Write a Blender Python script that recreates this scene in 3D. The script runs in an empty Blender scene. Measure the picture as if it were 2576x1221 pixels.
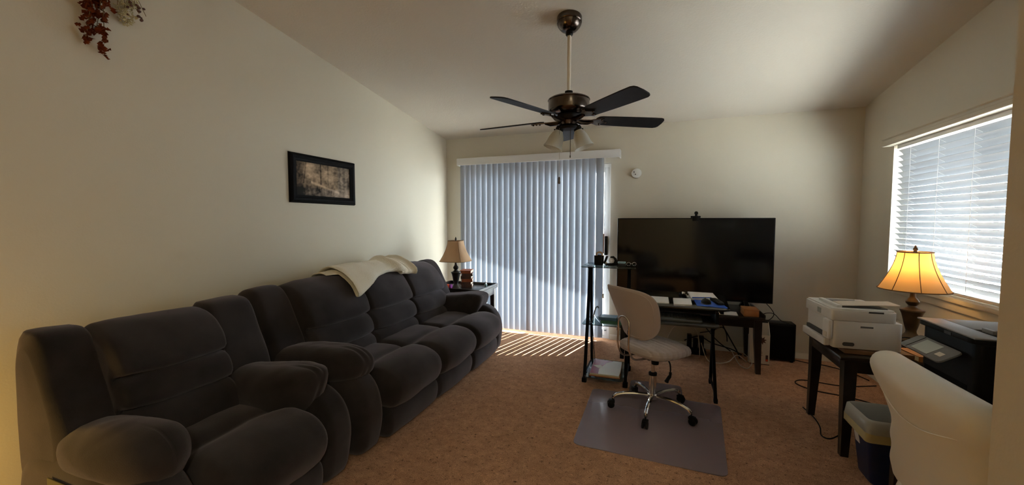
import bpy, bmesh, math, random
from mathutils import Vector, Matrix, noise
PI = math.pi
rnd = random.Random(7)
S = bpy.context.scene
COL = S.collection

# ------------------------------------------------------------------ camera, world, sun, exposure
CAM = Vector((0, 0, 1.3707))
YAW, PITCH, ROLL, FPX = 0.3533, 0.0533, 0.0005, 1000.0
fw = Vector((-math.sin(YAW)*math.cos(PITCH), math.cos(YAW)*math.cos(PITCH), -math.sin(PITCH)))
rt = Vector((math.cos(YAW), math.sin(YAW), 0)); up = rt.cross(fw)
rt, up = math.cos(ROLL)*rt + math.sin(ROLL)*up, -math.sin(ROLL)*rt + math.cos(ROLL)*up
cd = bpy.data.cameras.new('camera'); cam = bpy.data.objects.new('camera', cd); COL.objects.link(cam)
cd.sensor_fit = 'HORIZONTAL'; cd.sensor_width = 36.0; cd.lens = 36.0*FPX/2576.0
cd.clip_start = 0.02; cd.clip_end = 200
M3 = Matrix((rt, up, -fw)).transposed()
cam.matrix_world = Matrix.Translation(CAM) @ M3.to_4x4()
S.camera = cam

world = bpy.data.worlds.new('world'); S.world = world; world.use_nodes = True
bg = world.node_tree.nodes['Background']
bg.inputs['Color'].default_value = (0.80, 0.905, 1.0, 1); bg.inputs['Strength'].default_value = 5.5

def light(name, kind, loc, energy, color=(1, 1, 1), **kw):
    ld = bpy.data.lights.new(name, kind); ld.energy = energy; ld.color = color
    for k, v in kw.items(): setattr(ld, k, v)
    o = bpy.data.objects.new(name, ld); COL.objects.link(o); o.location = loc
    return o
SUN_TO = Vector((0.268, 0.963, 0.7265)).normalized()
sun = light('sun', 'SUN', (2, 9, 6), 14.0, (1.0, 0.97, 0.92), angle=math.radians(0.6))
sun.rotation_euler = SUN_TO.to_track_quat('Z', 'Y').to_euler()
# daylight portals in the two openings (sampling aid, give off no light of their own)
pw = light('window_portal', 'AREA', (1.93, 3.22, 1.45), 1.0, shape='RECTANGLE', size=1.9, size_y=1.16)
pw.rotation_euler = (0, PI/2, 0); pw.data.size = 1.16; pw.data.size_y = 1.9; pw.data.cycles.is_portal = True
pd = light('door_portal', 'AREA', (-1.44, 4.81, 1.02), 1.0, shape='RECTANGLE', size=1.86, size_y=2.06)
pd.rotation_euler = (-PI/2, 0, 0); pd.data.cycles.is_portal = True
# lamp out of frame at left; added fill light behind the camera
light('hall_lamp', 'POINT', (-2.3, 0.22, 0.42), 3.5, (1.0, 0.62, 0.14), shadow_soft_size=0.09)
light('fill_light', 'AREA', (1.15, -1.3, 2.7), 9.5, (1.0, 0.94, 0.64), shape='DISK', size=0.5)

S.view_settings.view_transform = 'Standard'; S.view_settings.look = 'None'
S.view_settings.gamma = 1.0; S.view_settings.use_curve_mapping = False
S.view_settings.exposure = 2.05
S.cycles.max_bounces = 10; S.cycles.diffuse_bounces = 7; S.cycles.transparent_max_bounces = 16
S.cycles.sample_clamp_indirect = 12.0
S.cycles.caustics_reflective = False; S.cycles.caustics_refractive = False

# ------------------------------------------------------------------ materials
def mat(name, col, rough=0.6, metal=0.0, spec=0.5, sheen=0.0, sheen_tint=(1, 1, 1), coat=0.0,
        var=None, vscale=8.0, bump=0.0, bscale=200.0, bdist=0.01, emit=None, estr=0.0, detail=4.0):
    m = bpy.data.materials.new(name); m.use_nodes = True
    nt = m.node_tree; b = nt.nodes['Principled BSDF']
    b.inputs['Base Color'].default_value = (*col, 1); b.inputs['Roughness'].default_value = rough
    b.inputs['Metallic'].default_value = metal; b.inputs['Specular IOR Level'].default_value = spec
    b.inputs['Sheen Weight'].default_value = sheen; b.inputs['Sheen Tint'].default_value = (*sheen_tint, 1)
    b.inputs['Coat Weight'].default_value = coat
    if emit: b.inputs['Emission Color'].default_value = (*emit, 1); b.inputs['Emission Strength'].default_value = estr
    tc = nt.nodes.new('ShaderNodeTexCoord')
    if var:
        n = nt.nodes.new('ShaderNodeTexNoise'); n.inputs['Scale'].default_value = vscale; n.inputs['Detail'].default_value = detail
        r = nt.nodes.new('ShaderNodeValToRGB'); r.color_ramp.elements[0].position = 0.35; r.color_ramp.elements[1].position = 0.65
        r.color_ramp.elements[0].color = (*col, 1); r.color_ramp.elements[1].color = (*var, 1)
        nt.links.new(tc.outputs['Object'], n.inputs['Vector']); nt.links.new(n.outputs['Fac'], r.inputs['Fac'])
        nt.links.new(r.outputs['Color'], b.inputs['Base Color'])
    if bump:
        n2 = nt.nodes.new('ShaderNodeTexNoise'); n2.inputs['Scale'].default_value = bscale; n2.inputs['Detail'].default_value = 3
        bp = nt.nodes.new('ShaderNodeBump'); bp.inputs['Strength'].default_value = bump; bp.inputs['Distance'].default_value = bdist
        nt.links.new(tc.outputs['Object'], n2.inputs['Vector']); nt.links.new(n2.outputs['Fac'], bp.inputs['Height'])
        nt.links.new(bp.outputs['Normal'], b.inputs['Normal'])
    return m

def glass_mat(name, tint=(0.97, 0.99, 0.98), ior=1.45, rough=0.0):
    m = bpy.data.materials.new(name); m.use_nodes = True; nt = m.node_tree; nt.nodes.clear()
    out = nt.nodes.new('ShaderNodeOutputMaterial'); mix = nt.nodes.new('ShaderNodeMixShader')
    tr = nt.nodes.new('ShaderNodeBsdfTransparent'); tr.inputs['Color'].default_value = (*tint, 1)
    gl = nt.nodes.new('ShaderNodeBsdfGlossy'); gl.inputs['Roughness'].default_value = rough
    lw = nt.nodes.new('ShaderNodeLayerWeight'); lw.inputs['Blend'].default_value = 0.5   # Schlick: f0 + (1-f0)*facing^5
    pw5 = nt.nodes.new('ShaderNodeMath'); pw5.operation = 'POWER'; pw5.inputs[1].default_value = 5.0
    fr = nt.nodes.new('ShaderNodeMath'); fr.operation = 'MULTIPLY_ADD'; f0 = ((ior-1)/(ior+1))**2*0.5
    fr.inputs[1].default_value = (1-f0)*0.6; fr.inputs[2].default_value = f0
    nt.links.new(lw.outputs['Facing'], pw5.inputs[0]); nt.links.new(pw5.outputs[0], fr.inputs[0])
    nt.links.new(fr.outputs[0], mix.inputs[0]); nt.links.new(tr.outputs[0], mix.inputs[1]); nt.links.new(gl.outputs[0], mix.inputs[2])
    nt.links.new(mix.outputs[0], out.inputs[0]); return m

def translucent_mat(name, col, tcol, fac, rough=0.5, var=0.0):
    m = bpy.data.materials.new(name); m.use_nodes = True; nt = m.node_tree
    b = nt.nodes['Principled BSDF']; out = nt.nodes['Material Output']
    b.inputs['Base Color'].default_value = (*col, 1); b.inputs['Roughness'].default_value = rough
    b.inputs['Specular IOR Level'].default_value = 0.3
    t = nt.nodes.new('ShaderNodeBsdfTranslucent'); t.inputs['Color'].default_value = (*tcol, 1)
    mix = nt.nodes.new('ShaderNodeMixShader'); mix.inputs[0].default_value = fac
    nt.links.new(b.outputs[0], mix.inputs[1]); nt.links.new(t.outputs[0], mix.inputs[2]); nt.links.new(mix.outputs[0], out.inputs[0])
    return m

def carpet_mat():
    m = bpy.data.materials.new('carpet'); m.use_nodes = True; nt = m.node_tree; b = nt.nodes['Principled BSDF']; L = nt.links
    b.inputs['Roughness'].default_value = 0.95; b.inputs['Specular IOR Level'].default_value = 0.05
    b.inputs['Sheen Weight'].default_value = 0.2; b.inputs['Sheen Tint'].default_value = (0.8, 0.6, 0.48, 1)
    tc = nt.nodes.new('ShaderNodeTexCoord')
    def nz(sc, det, ro=0.5):
        n = nt.nodes.new('ShaderNodeTexNoise'); n.inputs['Scale'].default_value = sc; n.inputs['Detail'].default_value = det; n.inputs['Roughness'].default_value = ro
        L.new(tc.outputs['Object'], n.inputs['Vector']); return n
    def ramp(n, stops):
        r = nt.nodes.new('ShaderNodeValToRGB'); e = r.color_ramp.elements
        e[0].position, e[0].color = stops[0][0], (*stops[0][1], 1); e[1].position, e[1].color = stops[-1][0], (*stops[-1][1], 1)
        for p_, c_ in stops[1:-1]: k = e.new(p_); k.color = (*c_, 1)
        L.new(n.outputs['Fac'], r.inputs['Fac']); return r
    def mult(a, c, kind='MULTIPLY', f=1.0):
        x = nt.nodes.new('ShaderNodeMix'); x.data_type = 'RGBA'; x.blend_type = kind; x.inputs[0].default_value = f; L.new(a, x.inputs[6]); L.new(c, x.inputs[7]); return x.outputs[2]
    base = ramp(nz(210, 4, 0.7), [(0.30, (0.23, 0.118, 0.062)), (0.5, (0.57, 0.322, 0.195)), (0.70, (0.86, 0.56, 0.37))])
    mott = ramp(nz(17, 5, 0.7), [(0.32, (0.74, 0.70, 0.67)), (0.68, (1.14, 1.13, 1.12))])
    dark = ramp(nz(46, 6, 0.68), [(0.31, (0.16, 0.12, 0.09)), (0.44, (1, 1, 1))])
    lite = ramp(nz(52, 6, 0.68), [(0.58, (1, 1, 1)), (0.72, (1.7, 1.75, 1.8))])
    big = ramp(nz(2.0, 3), [(0.3, (0.84, 0.82, 0.80)), (0.7, (1.08, 1.05, 1.04))])
    L.new(mult(mult(mult(mult(base.outputs[0], dark.outputs[0]), lite.outputs[0]), big.outputs[0]), mott.outputs[0]), b.inputs['Base Color'])
    n3 = nz(190, 5, 0.7); bp = nt.nodes.new('ShaderNodeBump'); bp.inputs['Strength'].default_value = 0.7; bp.inputs['Distance'].default_value = 0.008
    L.new(n3.outputs['Fac'], bp.inputs['Height']); L.new(bp.outputs['Normal'], b.inputs['Normal'])
    return m

WALLC = (0.605, 0.562, 0.468)
m_wall = mat('wall_paint', WALLC, 0.75, spec=0.25, bump=0.12, bscale=110, bdist=0.004)
m_ceil = mat('ceiling_paint', (0.60, 0.56, 0.495), 0.85, spec=0.2, bump=0.25, bscale=70, bdist=0.006)
m_carpet = carpet_mat()
m_trim = mat('white_trim', (0.72, 0.68, 0.6), 0.45)
m_vinyl = mat('white_vinyl', (0.74, 0.74, 0.73), 0.4)
m_stucco = mat('stucco', (0.62, 0.55, 0.46), 0.9, bump=0.3, bscale=60)
m_concrete = mat('concrete', (0.62, 0.60, 0.57), 0.9, var=(0.52, 0.50, 0.47), vscale=5)
m_glass = glass_mat('window_glass')
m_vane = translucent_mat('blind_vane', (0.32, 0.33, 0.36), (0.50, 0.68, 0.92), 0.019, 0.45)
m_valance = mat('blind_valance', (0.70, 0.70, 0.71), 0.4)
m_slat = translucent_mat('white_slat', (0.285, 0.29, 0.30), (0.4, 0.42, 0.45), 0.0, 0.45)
m_sofa = mat('dark_plush', (0.0175, 0.0155, 0.0165), 0.9, spec=0.08, sheen=0.6, sheen_tint=(0.36, 0.315, 0.345),
             var=(0.038, 0.033, 0.036), vscale=4.0, bump=0.35, bscale=420, bdist=0.003)
m_throw = mat('cream_knit', (0.82, 0.77, 0.65), 0.95, spec=0.1, sheen=0.3, bump=0.8, bscale=160, bdist=0.006)
m_black = mat('black_paint', (0.006, 0.0055, 0.006), 0.6, spec=0.05)
m_wood = mat('espresso_wood', (0.012, 0.009, 0.009), 0.28, var=(0.02, 0.015, 0.014), vscale=14)
m_plastic = mat('black_plastic', (0.008, 0.0075, 0.0075), 0.5, spec=0.15)
m_greyplastic = mat('grey_plastic', (0.16, 0.16, 0.16), 0.45)
m_darkgrey = mat('dark_grey_plastic', (0.035, 0.036, 0.038), 0.5)
m_screen = mat('screen', (0.004, 0.004, 0.005), 0.12, spec=0.5)
m_chrome = mat('chrome', (0.75, 0.74, 0.72), 0.12, metal=1.0)
m_bronze = mat('brushed_bronze', (0.115, 0.092, 0.082), 0.22, metal=1.0)
m_rod = mat('cream_rod', (0.66, 0.61, 0.53), 0.3)
m_blade = mat('dark_blade', (0.009, 0.0085, 0.011), 0.5, spec=0.2, var=(0.014, 0.012, 0.013), vscale=20)
m_bladetop = m_blade
m_frost = translucent_mat('frosted_glass', (0.70, 0.70, 0.66), (0.8, 0.8, 0.75), 0.45, 0.3)
m_white = mat('white_plastic', (0.74, 0.74, 0.72), 0.4)
m_paper = mat('paper', (0.78, 0.77, 0.76), 0.8)
m_chairfab = mat('grey_beige_fabric', (0.47, 0.405, 0.39), 0.85, spec=0.2, sheen=0.2, bump=0.2, bscale=500, bdist=0.002)
m_leather = mat('white_leather', (0.78, 0.75, 0.665), 0.42, spec=0.4)
m_shade_off = translucent_mat('tan_shade', (0.50, 0.33, 0.20), (0.55, 0.34, 0.18), 0.30, 0.8)
m_shade_on = translucent_mat('warm_shade', (0.62, 0.46, 0.27), (0.85, 0.55, 0.22), 0.5, 0.8)
m_shade_trim = mat('shade_trim', (0.20, 0.11, 0.045), 0.7)
m_lampbase = mat('dark_bronze', (0.022, 0.019, 0.018), 0.3, metal=0.2)
m_lampbase2 = mat('aged_bronze', (0.13, 0.085, 0.045), 0.32, metal=0.5, var=(0.05, 0.035, 0.02), vscale=9)
m_tglass = glass_mat('shelf_glass', (0.55, 0.63, 0.64), 1.6)
m_tglass_dark = mat('black_glass', (0.012, 0.013, 0.013), 0.1, spec=0.5)
m_blue = mat('royal_blue_cloth', (0.012, 0.10, 0.55), 0.6)
m_navy = mat('navy_plastic', (0.006, 0.020, 0.10), 0.4)
m_orange_wood = mat('orange_wood', (0.50, 0.21, 0.075), 0.45, var=(0.40, 0.16, 0.055), vscale=12)
m_board = mat('brown_board', (0.21, 0.11, 0.055), 0.6)
m_orange = mat('orange_plastic', (0.85, 0.10, 0.035), 0.4)
m_purple = mat('purple_plastic', (0.36, 0.07, 0.42), 0.4)
m_pink = mat('pink_plastic', (0.66, 0.38, 0.34), 0.4)
m_red = mat('red_print', (0.42, 0.03, 0.025), 0.5)
m_rust = mat('rust_print', (0.42, 0.12, 0.045), 0.5, var=(0.30, 0.07, 0.03), vscale=25)
m_darkprint = mat('dark_print', (0.06, 0.03, 0.035), 0.5, var=(0.12, 0.05, 0.03), vscale=25)
m_pages = mat('book_pages', (0.66, 0.60, 0.48), 0.9)
m_maroon = mat('maroon_print', (0.30, 0.02, 0.06), 0.35)
m_bluebook = mat('blue_cover', (0.12, 0.28, 0.5), 0.35)
m_greenbook = mat('green_cover', (0.10, 0.36, 0.26), 0.4)
m_cyan = mat('pale_blue_plastic', (0.30, 0.48, 0.58), 0.3)
m_leaf = mat('dried_red_leaf', (0.085, 0.014, 0.006), 0.8, spec=0.1, var=(0.17, 0.042, 0.010), vscale=18)
m_cream_leaf = mat('dried_cream_flower', (0.50, 0.46, 0.28), 0.8)
m_stem = mat('dry_stem', (0.16, 0.11, 0.05), 0.8)
m_lining = mat('tan_lining', (0.095, 0.085, 0.058), 0.9, spec=0.1)
m_tan = mat('tan_card', (0.50, 0.33, 0.19), 0.8)
m_card = mat('white_card', (0.66, 0.60, 0.50), 0.7)
m_brownred = mat('red_brown_wood', (0.22, 0.05, 0.025), 0.4)
m_bag = translucent_mat('clear_bag', (0.62, 0.64, 0.62), (0.6, 0.62, 0.6), 0.35, 0.25)
m_bagyellow = translucent_mat('yellow_band_bag', (0.62, 0.55, 0.30), (0.5, 0.45, 0.25), 0.3, 0.35)
m_greyscreen = mat('grey_display', (0.36, 0.40, 0.37), 0.3)
m_bulb = mat('lamp_bulb', (1, 1, 1), 0.4, emit=(1.0, 0.66, 0.28), estr=4.5)
m_gasket = mat('dark_gasket', (0.05, 0.05, 0.05), 0.6)

# ------------------------------------------------------------------ mesh helpers
class MB:
    """collects shapes, then links them as one mesh object"""
    def __init__(s): s.v = []; s.f = []; s.m = []; s.k = 0
    def add(s, vs, fs, X=None):
        o = len(s.v)
        s.v += [tuple(X @ Vector(v)) if X else tuple(v) for v in vs]
        s.f += [tuple(i+o for i in f) for f in fs]; s.m += [s.k]*len(fs); return s
    def bm(s, b, X=None):
        b.verts.index_update(); s.add([v.co[:] for v in b.verts], [[v.index for v in f.verts] for f in b.faces], X); b.free(); return s
    def bx(s, x0, x1, y0, y1, z0, z1, bev=0.0, seg=2, X=None):
        b = bmesh.new(); bmesh.ops.create_cube(b, size=1)
        for v in b.verts: v.co = ((x0+x1)/2+v.co.x*(x1-x0), (y0+y1)/2+v.co.y*(y1-y0), (z0+z1)/2+v.co.z*(z1-z0))
        if bev: bmesh.ops.bevel(b, geom=b.edges[:], offset=bev, segments=seg, affect='EDGES', profile=0.5)
        return s.bm(b, X)
    def prism(s, poly, z0, z1, bev=0.0, X=None, axis='Z'):
        b = bmesh.new(); n = len(poly)
        def pt(p, h):
            return {'Z': (p[0], p[1], h), 'X': (h, p[0], p[1]), 'Y': (p[0], h, p[1])}[axis]
        lo = [b.verts.new(pt(p, z0)) for p in poly]; hi = [b.verts.new(pt(p, z1)) for p in poly]
        b.faces.new(lo[::-1]); b.faces.new(hi)
        for i in range(n): b.faces.new((lo[i], lo[(i+1) % n], hi[(i+1) % n], hi[i]))
        bmesh.ops.recalc_face_normals(b, faces=b.faces[:])
        if bev: bmesh.ops.bevel(b, geom=b.edges[:], offset=bev, segments=2, affect='EDGES', profile=0.5)
        return s.bm(b, X)
    def cyl(s, a, b, r0, r1=None, n=16, cap=True):
        return s.tube([a, b], [r0, r0 if r1 is None else r1], n, cap=cap)
    def tube(s, pts, r, n=8, cyc=False, cap=True, flat=1.0):
        P = [Vector(p) for p in pts]; N = len(P); R = r if isinstance(r, (list, tuple)) else [r]*N
        vs = []; fs = []; prev = None
        for i, p in enumerate(P):
            if cyc: d = P[(i+1) % N]-P[i-1]
            else: d = P[min(i+1, N-1)]-P[max(i-1, 0)]
            d.normalize()
            if prev is None:
                u = d.orthogonal().normalized() if abs(d.z) > 0.95 else d.cross(Vector((0, 0, 1))).normalized()
            else:
                u = (prev-d*prev.dot(d)).normalized()
            prev = u; w = d.cross(u)
            for j in range(n):
                t = 2*PI*j/n; vs.append(p+u*(R[i]*math.cos(t))+w*(R[i]*flat*math.sin(t)))
        for i in range(N if cyc else N-1):
            for j in range(n):
                a = i*n; c = ((i+1) % N)*n; fs.append((a+j, a+(j+1) % n, c+(j+1) % n, c+j))
        if cap and not cyc:
            fs.append(tuple(range(n))[::-1]); fs.append(tuple(range((N-1)*n, N*n)))
        return s.add(vs, fs)
    def lathe(s, prof, c=(0, 0, 0), n=32, sq=2.0, X=None, cap=True, rot=0.0, sx=1.0):
        vs = []; fs = []
        for r, z in prof:
            for j in range(n):
                t = 2*PI*j/n+rot; q = (abs(math.cos(t))**sq+abs(math.sin(t))**sq)**(-1/sq)
                vs.append((c[0]+sx*r*q*math.cos(t), c[1]+r*q*math.sin(t), c[2]+z))
        for i in range(len(prof)-1):
            for j in range(n): fs.append((i*n+j, i*n+(j+1) % n, (i+1)*n+(j+1) % n, (i+1)*n+j))
        if cap:
            fs.append(tuple(range(n))[::-1]); k = (len(prof)-1)*n; fs.append(tuple(range(k, k+n)))
        return s.add(vs, fs, X)
    def ell(s, c, r, n=16, X=None):
        b = bmesh.new(); bmesh.ops.create_uvsphere(b, u_segments=n, v_segments=max(6, n//2), radius=1)
        for v in b.verts: v.co = (c[0]+v.co.x*r[0], c[1]+v.co.y*r[1], c[2]+v.co.z*r[2])
        return s.bm(b, X)
    def puff(s, prof, y0, y1, r=0.05, bulge=0.012, n=72, ny=9, amp=0.004, seed=0, scale_ends=False, X=None, yfun=None, rl=None, rr=None, freq=5.0):
        """closed X-Z profile lofted along Y with rounded, upholstered ends"""
        pr = smooth_loop(prof, n); nr = loop_normals(pr)
        sm = pr
        for _ in range(30): sm = [((sm[i-1][0]+2*sm[i][0]+sm[(i+1) % n][0])/4, (sm[i-1][1]+2*sm[i][1]+sm[(i+1) % n][1])/4) for i in range(n)]
        ns = loop_normals(sm)
        cx = sum(p[0] for p in pr)/n; cz = sum(p[1] for p in pr)/n
        rl = r if rl is None else rl; rr = r if rr is None else rr
        st = []
        K = 6
        for i in range(K+1):
            a = PI/2*i/K; st.append((y0+rl*(1-math.sin(a)) if False else y0+rl*(1-math.cos(a)), 1-math.sin(a), rl))
        for i in range(1, ny): st.append((y0+rl+(y1-rr-y0-rl)*i/ny, 0.0, 0))
        for i in range(K+1):
            a = PI/2*(K-i)/K; st.append((y1-rr*(1-math.cos(a)), 1-math.sin(a), rr))
        vs = []; fs = []
        for (y, ins, rad) in st:
            t = (2*(y-y0)/(y1-y0)-1); bu = bulge*(1-t*t)
            for (px, pz), (nx, nz) in zip(pr, nr):
                if scale_ends:
                    k = 1-ins*0.92; x = cx+(px-cx)*k+nx*bu; z = cz+(pz-cz)*k+nz*bu
                else:
                    k = min(1.0, ins*2.0); j_ = len(vs) % n
                    nx += (ns[j_][0]-nx)*k; nz += (ns[j_][1]-nz)*k
                    x = px+(sm[j_][0]-px)*k+nx*(bu-ins*rad); z = pz+(sm[j_][1]-pz)*k+nz*(bu-ins*rad)
                yy = y
                if amp:
                    q = noise.noise(Vector((x*freq+seed*3.1, y*freq, z*freq)))*amp+noise.noise(Vector((x*freq*3+seed, y*freq*3, z*freq*3)))*amp*0.3
                    x += nx*q; z += nz*q
                if yfun: x, yy, z = yfun(x, yy, z)
                vs.append((x, yy, z))
        L = len(st)
        for i in range(L-1):
            for j in range(n): fs.append((i*n+j, (i+1)*n+j, (i+1)*n+(j+1) % n, i*n+(j+1) % n))
        for i0, fl in ((0, 0), ((L-1)*n, 1)):
            c = [sum(vs[i0+j][k] for j in range(n))/n for k in range(3)]; ci = len(vs); vs.append(tuple(c))
            for j in range(n):
                f = (i0+j, i0+(j+1) % n, ci); fs.append(f[::-1] if fl else f)
        return s.add(vs, fs, X)
    def obj(s, name, mats, parent=None, world=False, angle=35, kind=None):
        me = bpy.data.meshes.new(name)
        V = s.v
        if world and parent is not None:
            Mi = root_matrix(parent).inverted(); V = [tuple(Mi @ Vector(v)) for v in s.v]
        me.from_pydata(V, [], s.f); me.validate()
        b = bmesh.new(); b.from_mesh(me); bmesh.ops.recalc_face_normals(b, faces=b.faces[:]); b.to_mesh(me); b.free()
        for m in (mats if isinstance(mats, (list, tuple)) else [mats]): me.materials.append(m)
        if len(me.polygons) == len(s.m):
            for p, k in zip(me.polygons, s.m): p.material_index = k
        me.polygons.foreach_set('use_smooth', [True]*len(me.polygons))
        if angle < 180: me.set_sharp_from_angle(angle=math.radians(angle))
        o = bpy.data.objects.new(name, me); COL.objects.link(o)
        if parent is not None: o.parent = parent
        if kind: o['kind'] = kind
        return o

def smooth_loop(pts, n):
    N = len(pts); out = []
    seg = [math.dist(pts[i], pts[(i+1) % N]) for i in range(N)]; T = sum(seg)
    cum = [0]
    for q in seg: cum.append(cum[-1]+q)
    for k in range(n):
        t = T*k/n; i = max(j for j in range(N) if cum[j] <= t+1e-9); u = (t-cum[i])/seg[i]
        p = [pts[(i+a) % N] for a in (-1, 0, 1, 2)]
        out.append(tuple(0.5*((2*p[1][c])+(-p[0][c]+p[2][c])*u+(2*p[0][c]-5*p[1][c]+4*p[2][c]-p[3][c])*u*u+(-p[0][c]+3*p[1][c]-3*p[2][c]+p[3][c])*u**3) for c in (0, 1)))
    return out
def loop_normals(pr):
    n = len(pr); A = sum(pr[i][0]*pr[(i+1) % n][1]-pr[(i+1) % n][0]*pr[i][1] for i in range(n)); sg = 1 if A > 0 else -1; out = []
    for i in range(n):
        dx = pr[(i+1) % n][0]-pr[i-1][0]; dz = pr[(i+1) % n][1]-pr[i-1][1]; l = math.hypot(dx, dz) or 1
        out.append((sg*dz/l, -sg*dx/l))
    return out
def spline(pts, k=8):
    P = [Vector(p) for p in pts]; out = []
    for i in range(len(P)-1):
        p0 = P[max(i-1, 0)]; p1 = P[i]; p2 = P[i+1]; p3 = P[min(i+2, len(P)-1)]
        for j in range(k):
            u = j/k; out.append(0.5*((2*p1)+(-p0+p2)*u+(2*p0-5*p1+4*p2-p3)*u*u+(-p0+3*p1-3*p2+p3)*u**3))
    out.append(P[-1]); return out
def root_matrix(o):
    while o.parent is not None: o = o.parent
    return Matrix.Translation(o.location) @ o.rotation_euler.to_matrix().to_4x4()
def tag(o, label, cat, group=None, kind=None):
    o['label'] = label; o['category'] = cat
    if group: o['group'] = group
    if kind: o['kind'] = kind
    return o
def thing(name, label, cat, loc=(0, 0, 0), rz=0.0, group=None):
    o = bpy.data.objects.new(name, None); o.empty_display_size = 0.1; COL.objects.link(o)
    o.location = loc; o.rotation_euler = (0, 0, rz); return tag(o, label, cat, group)
def struct(o, label, cat): return tag(o, label, cat, kind='structure')
def inst(o, name=None, loc=None, rot=None, parent=None):
    c = o.copy(); COL.objects.link(c)
    if loc is not None: c.location = loc
    if rot is not None: c.rotation_euler = rot
    if parent is not None: c.parent = parent
    return c
def along(a, b, up=(0, 0, 1)):
    """matrix whose local Z runs from a to b"""
    a = Vector(a); d = (Vector(b)-a).normalized(); return Matrix.Translation(a) @ d.to_track_quat('Z', 'Y').to_matrix().to_4x4()

# ------------------------------------------------------------------ the room
XL, XR, YB, YS, H, SL = -2.644, 1.787, 4.670, -2.6, 2.44, 0.1362
WT = 0.15
def zc(y): return H+SL*(YB-y)
DX0, DX1, DH = -2.37, -0.52, 2.035          # patio door opening
WY0, WY1, WZ0, WZ1 = 2.28, 4.15, 0.885, 2.0  # window opening

struct(MB().bx(XL-WT, XR+WT, YS-WT, YB+WT, -0.06, 0.0).obj('floor', m_carpet), 'brown flecked carpet over the whole floor', 'floor')
struct(MB().prism([(YS-WT, zc(YS-WT)), (YB+WT, zc(YB+WT)), (YB+WT, zc(YB+WT)+0.12), (YS-WT, zc(YS-WT)+0.12)], XL-WT, XR+WT, axis='X').obj('ceiling', m_ceil),
       'sloping beige textured ceiling', 'ceiling')
w = MB(); w.bx(XL-WT, DX0, YB, YB+WT, 0, H); w.bx(DX1, XR+WT, YB, YB+WT, 0, H); w.bx(DX0, DX1, YB, YB+WT, DH, H)
struct(w.obj('wall_north', m_wall), 'beige wall with the patio door and television', 'wall')
struct(MB().prism([(YS-WT, 0), (YB, 0), (YB, H), (YS-WT, zc(YS-WT))], XL-WT, XL, axis='X').obj('wall_west', m_wall), 'beige wall behind the dark sofas', 'wall')
w = MB()
w.prism([(WY1, 0), (YB, 0), (YB, H), (WY1, zc(WY1))], XR, XR+WT, axis='X')
w.prism([(YS-WT, 0), (WY0, 0), (WY0, zc(WY0)), (YS-WT, zc(YS-WT))], XR, XR+WT, axis='X')
w.prism([(WY0, 0), (WY1, 0), (WY1, WZ0-0.03), (WY0, WZ0-0.03)], XR, XR+WT, axis='X')
w.prism([(WY0, WZ1), (WY1, WZ1), (WY1, zc(WY1)), (WY0, zc(WY0))], XR, XR+WT, axis='X')
struct(w.obj('wall_east', m_wall), 'beige wall with the window and slatted blind', 'wall')
struct(MB().prism([(XL-WT, 0), (XR+WT, 0), (XR+WT, zc(YS)), (XL-WT, zc(YS))], YS-WT, YS, axis='Y').obj('wall_south', m_wall), 'beige wall behind the camera', 'wall')
b = bmesh.new()
w = MB(); w.prism([(0.592, 0.86), (0.60, 0.852), (XR, 0.852), (XR, 1.0), (0.60, 1.0), (0.592, 0.992)], 0, zc(0.9)-0.01)
struct(w.obj('wall_partition', m_wall), 'beige wall end close at the right edge', 'wall')
# baseboards
def base_profile(a, b, nrm):
    """skirting board from a to b (2-D points), face towards nrm"""
    m = MB(); t = 0.012; hgt = 0.058
    n = Vector((nrm[0], nrm[1], 0)); A = Vector((a[0], a[1], 0)); B = Vector((b[0], b[1], 0)); Zv = Vector((0, 0, 1))
    sec = [(0, 0), (t, 0), (t, hgt-0.012), (t*0.5, hgt), (0, hgt)]
    vs = [A+n*x+Zv*z for x, z in sec]+[B+n*x+Zv*z for x, z in sec]; k = len(sec)
    fs = [(i, (i+1) % k, k+(i+1) % k, k+i) for i in range(k)]+[tuple(range(k)), tuple(range(k, 2*k))]
    return m.add(vs, fs)
struct(base_profile((DX1+0.01, YB), (XR, YB), (0, -1)).obj('baseboard_north', m_trim), 'painted baseboard under the television wall', 'baseboard')
struct(base_profile((XL, YB), (DX0-0.01, YB), (0, -1)).obj('trim_1', m_trim), 'short baseboard in the corner beside the patio door', 'baseboard')
struct(base_profile((XR, 1.0), (XR, YB-0.012), (-1, 0)).obj('baseboard_east', m_trim), 'painted baseboard under the window', 'baseboard')
struct(base_profile((XL, YS), (XL, YB-0.012), (1, 0)).obj('baseboard_west', m_trim), 'painted baseboard behind the sofas', 'baseboard')

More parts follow.
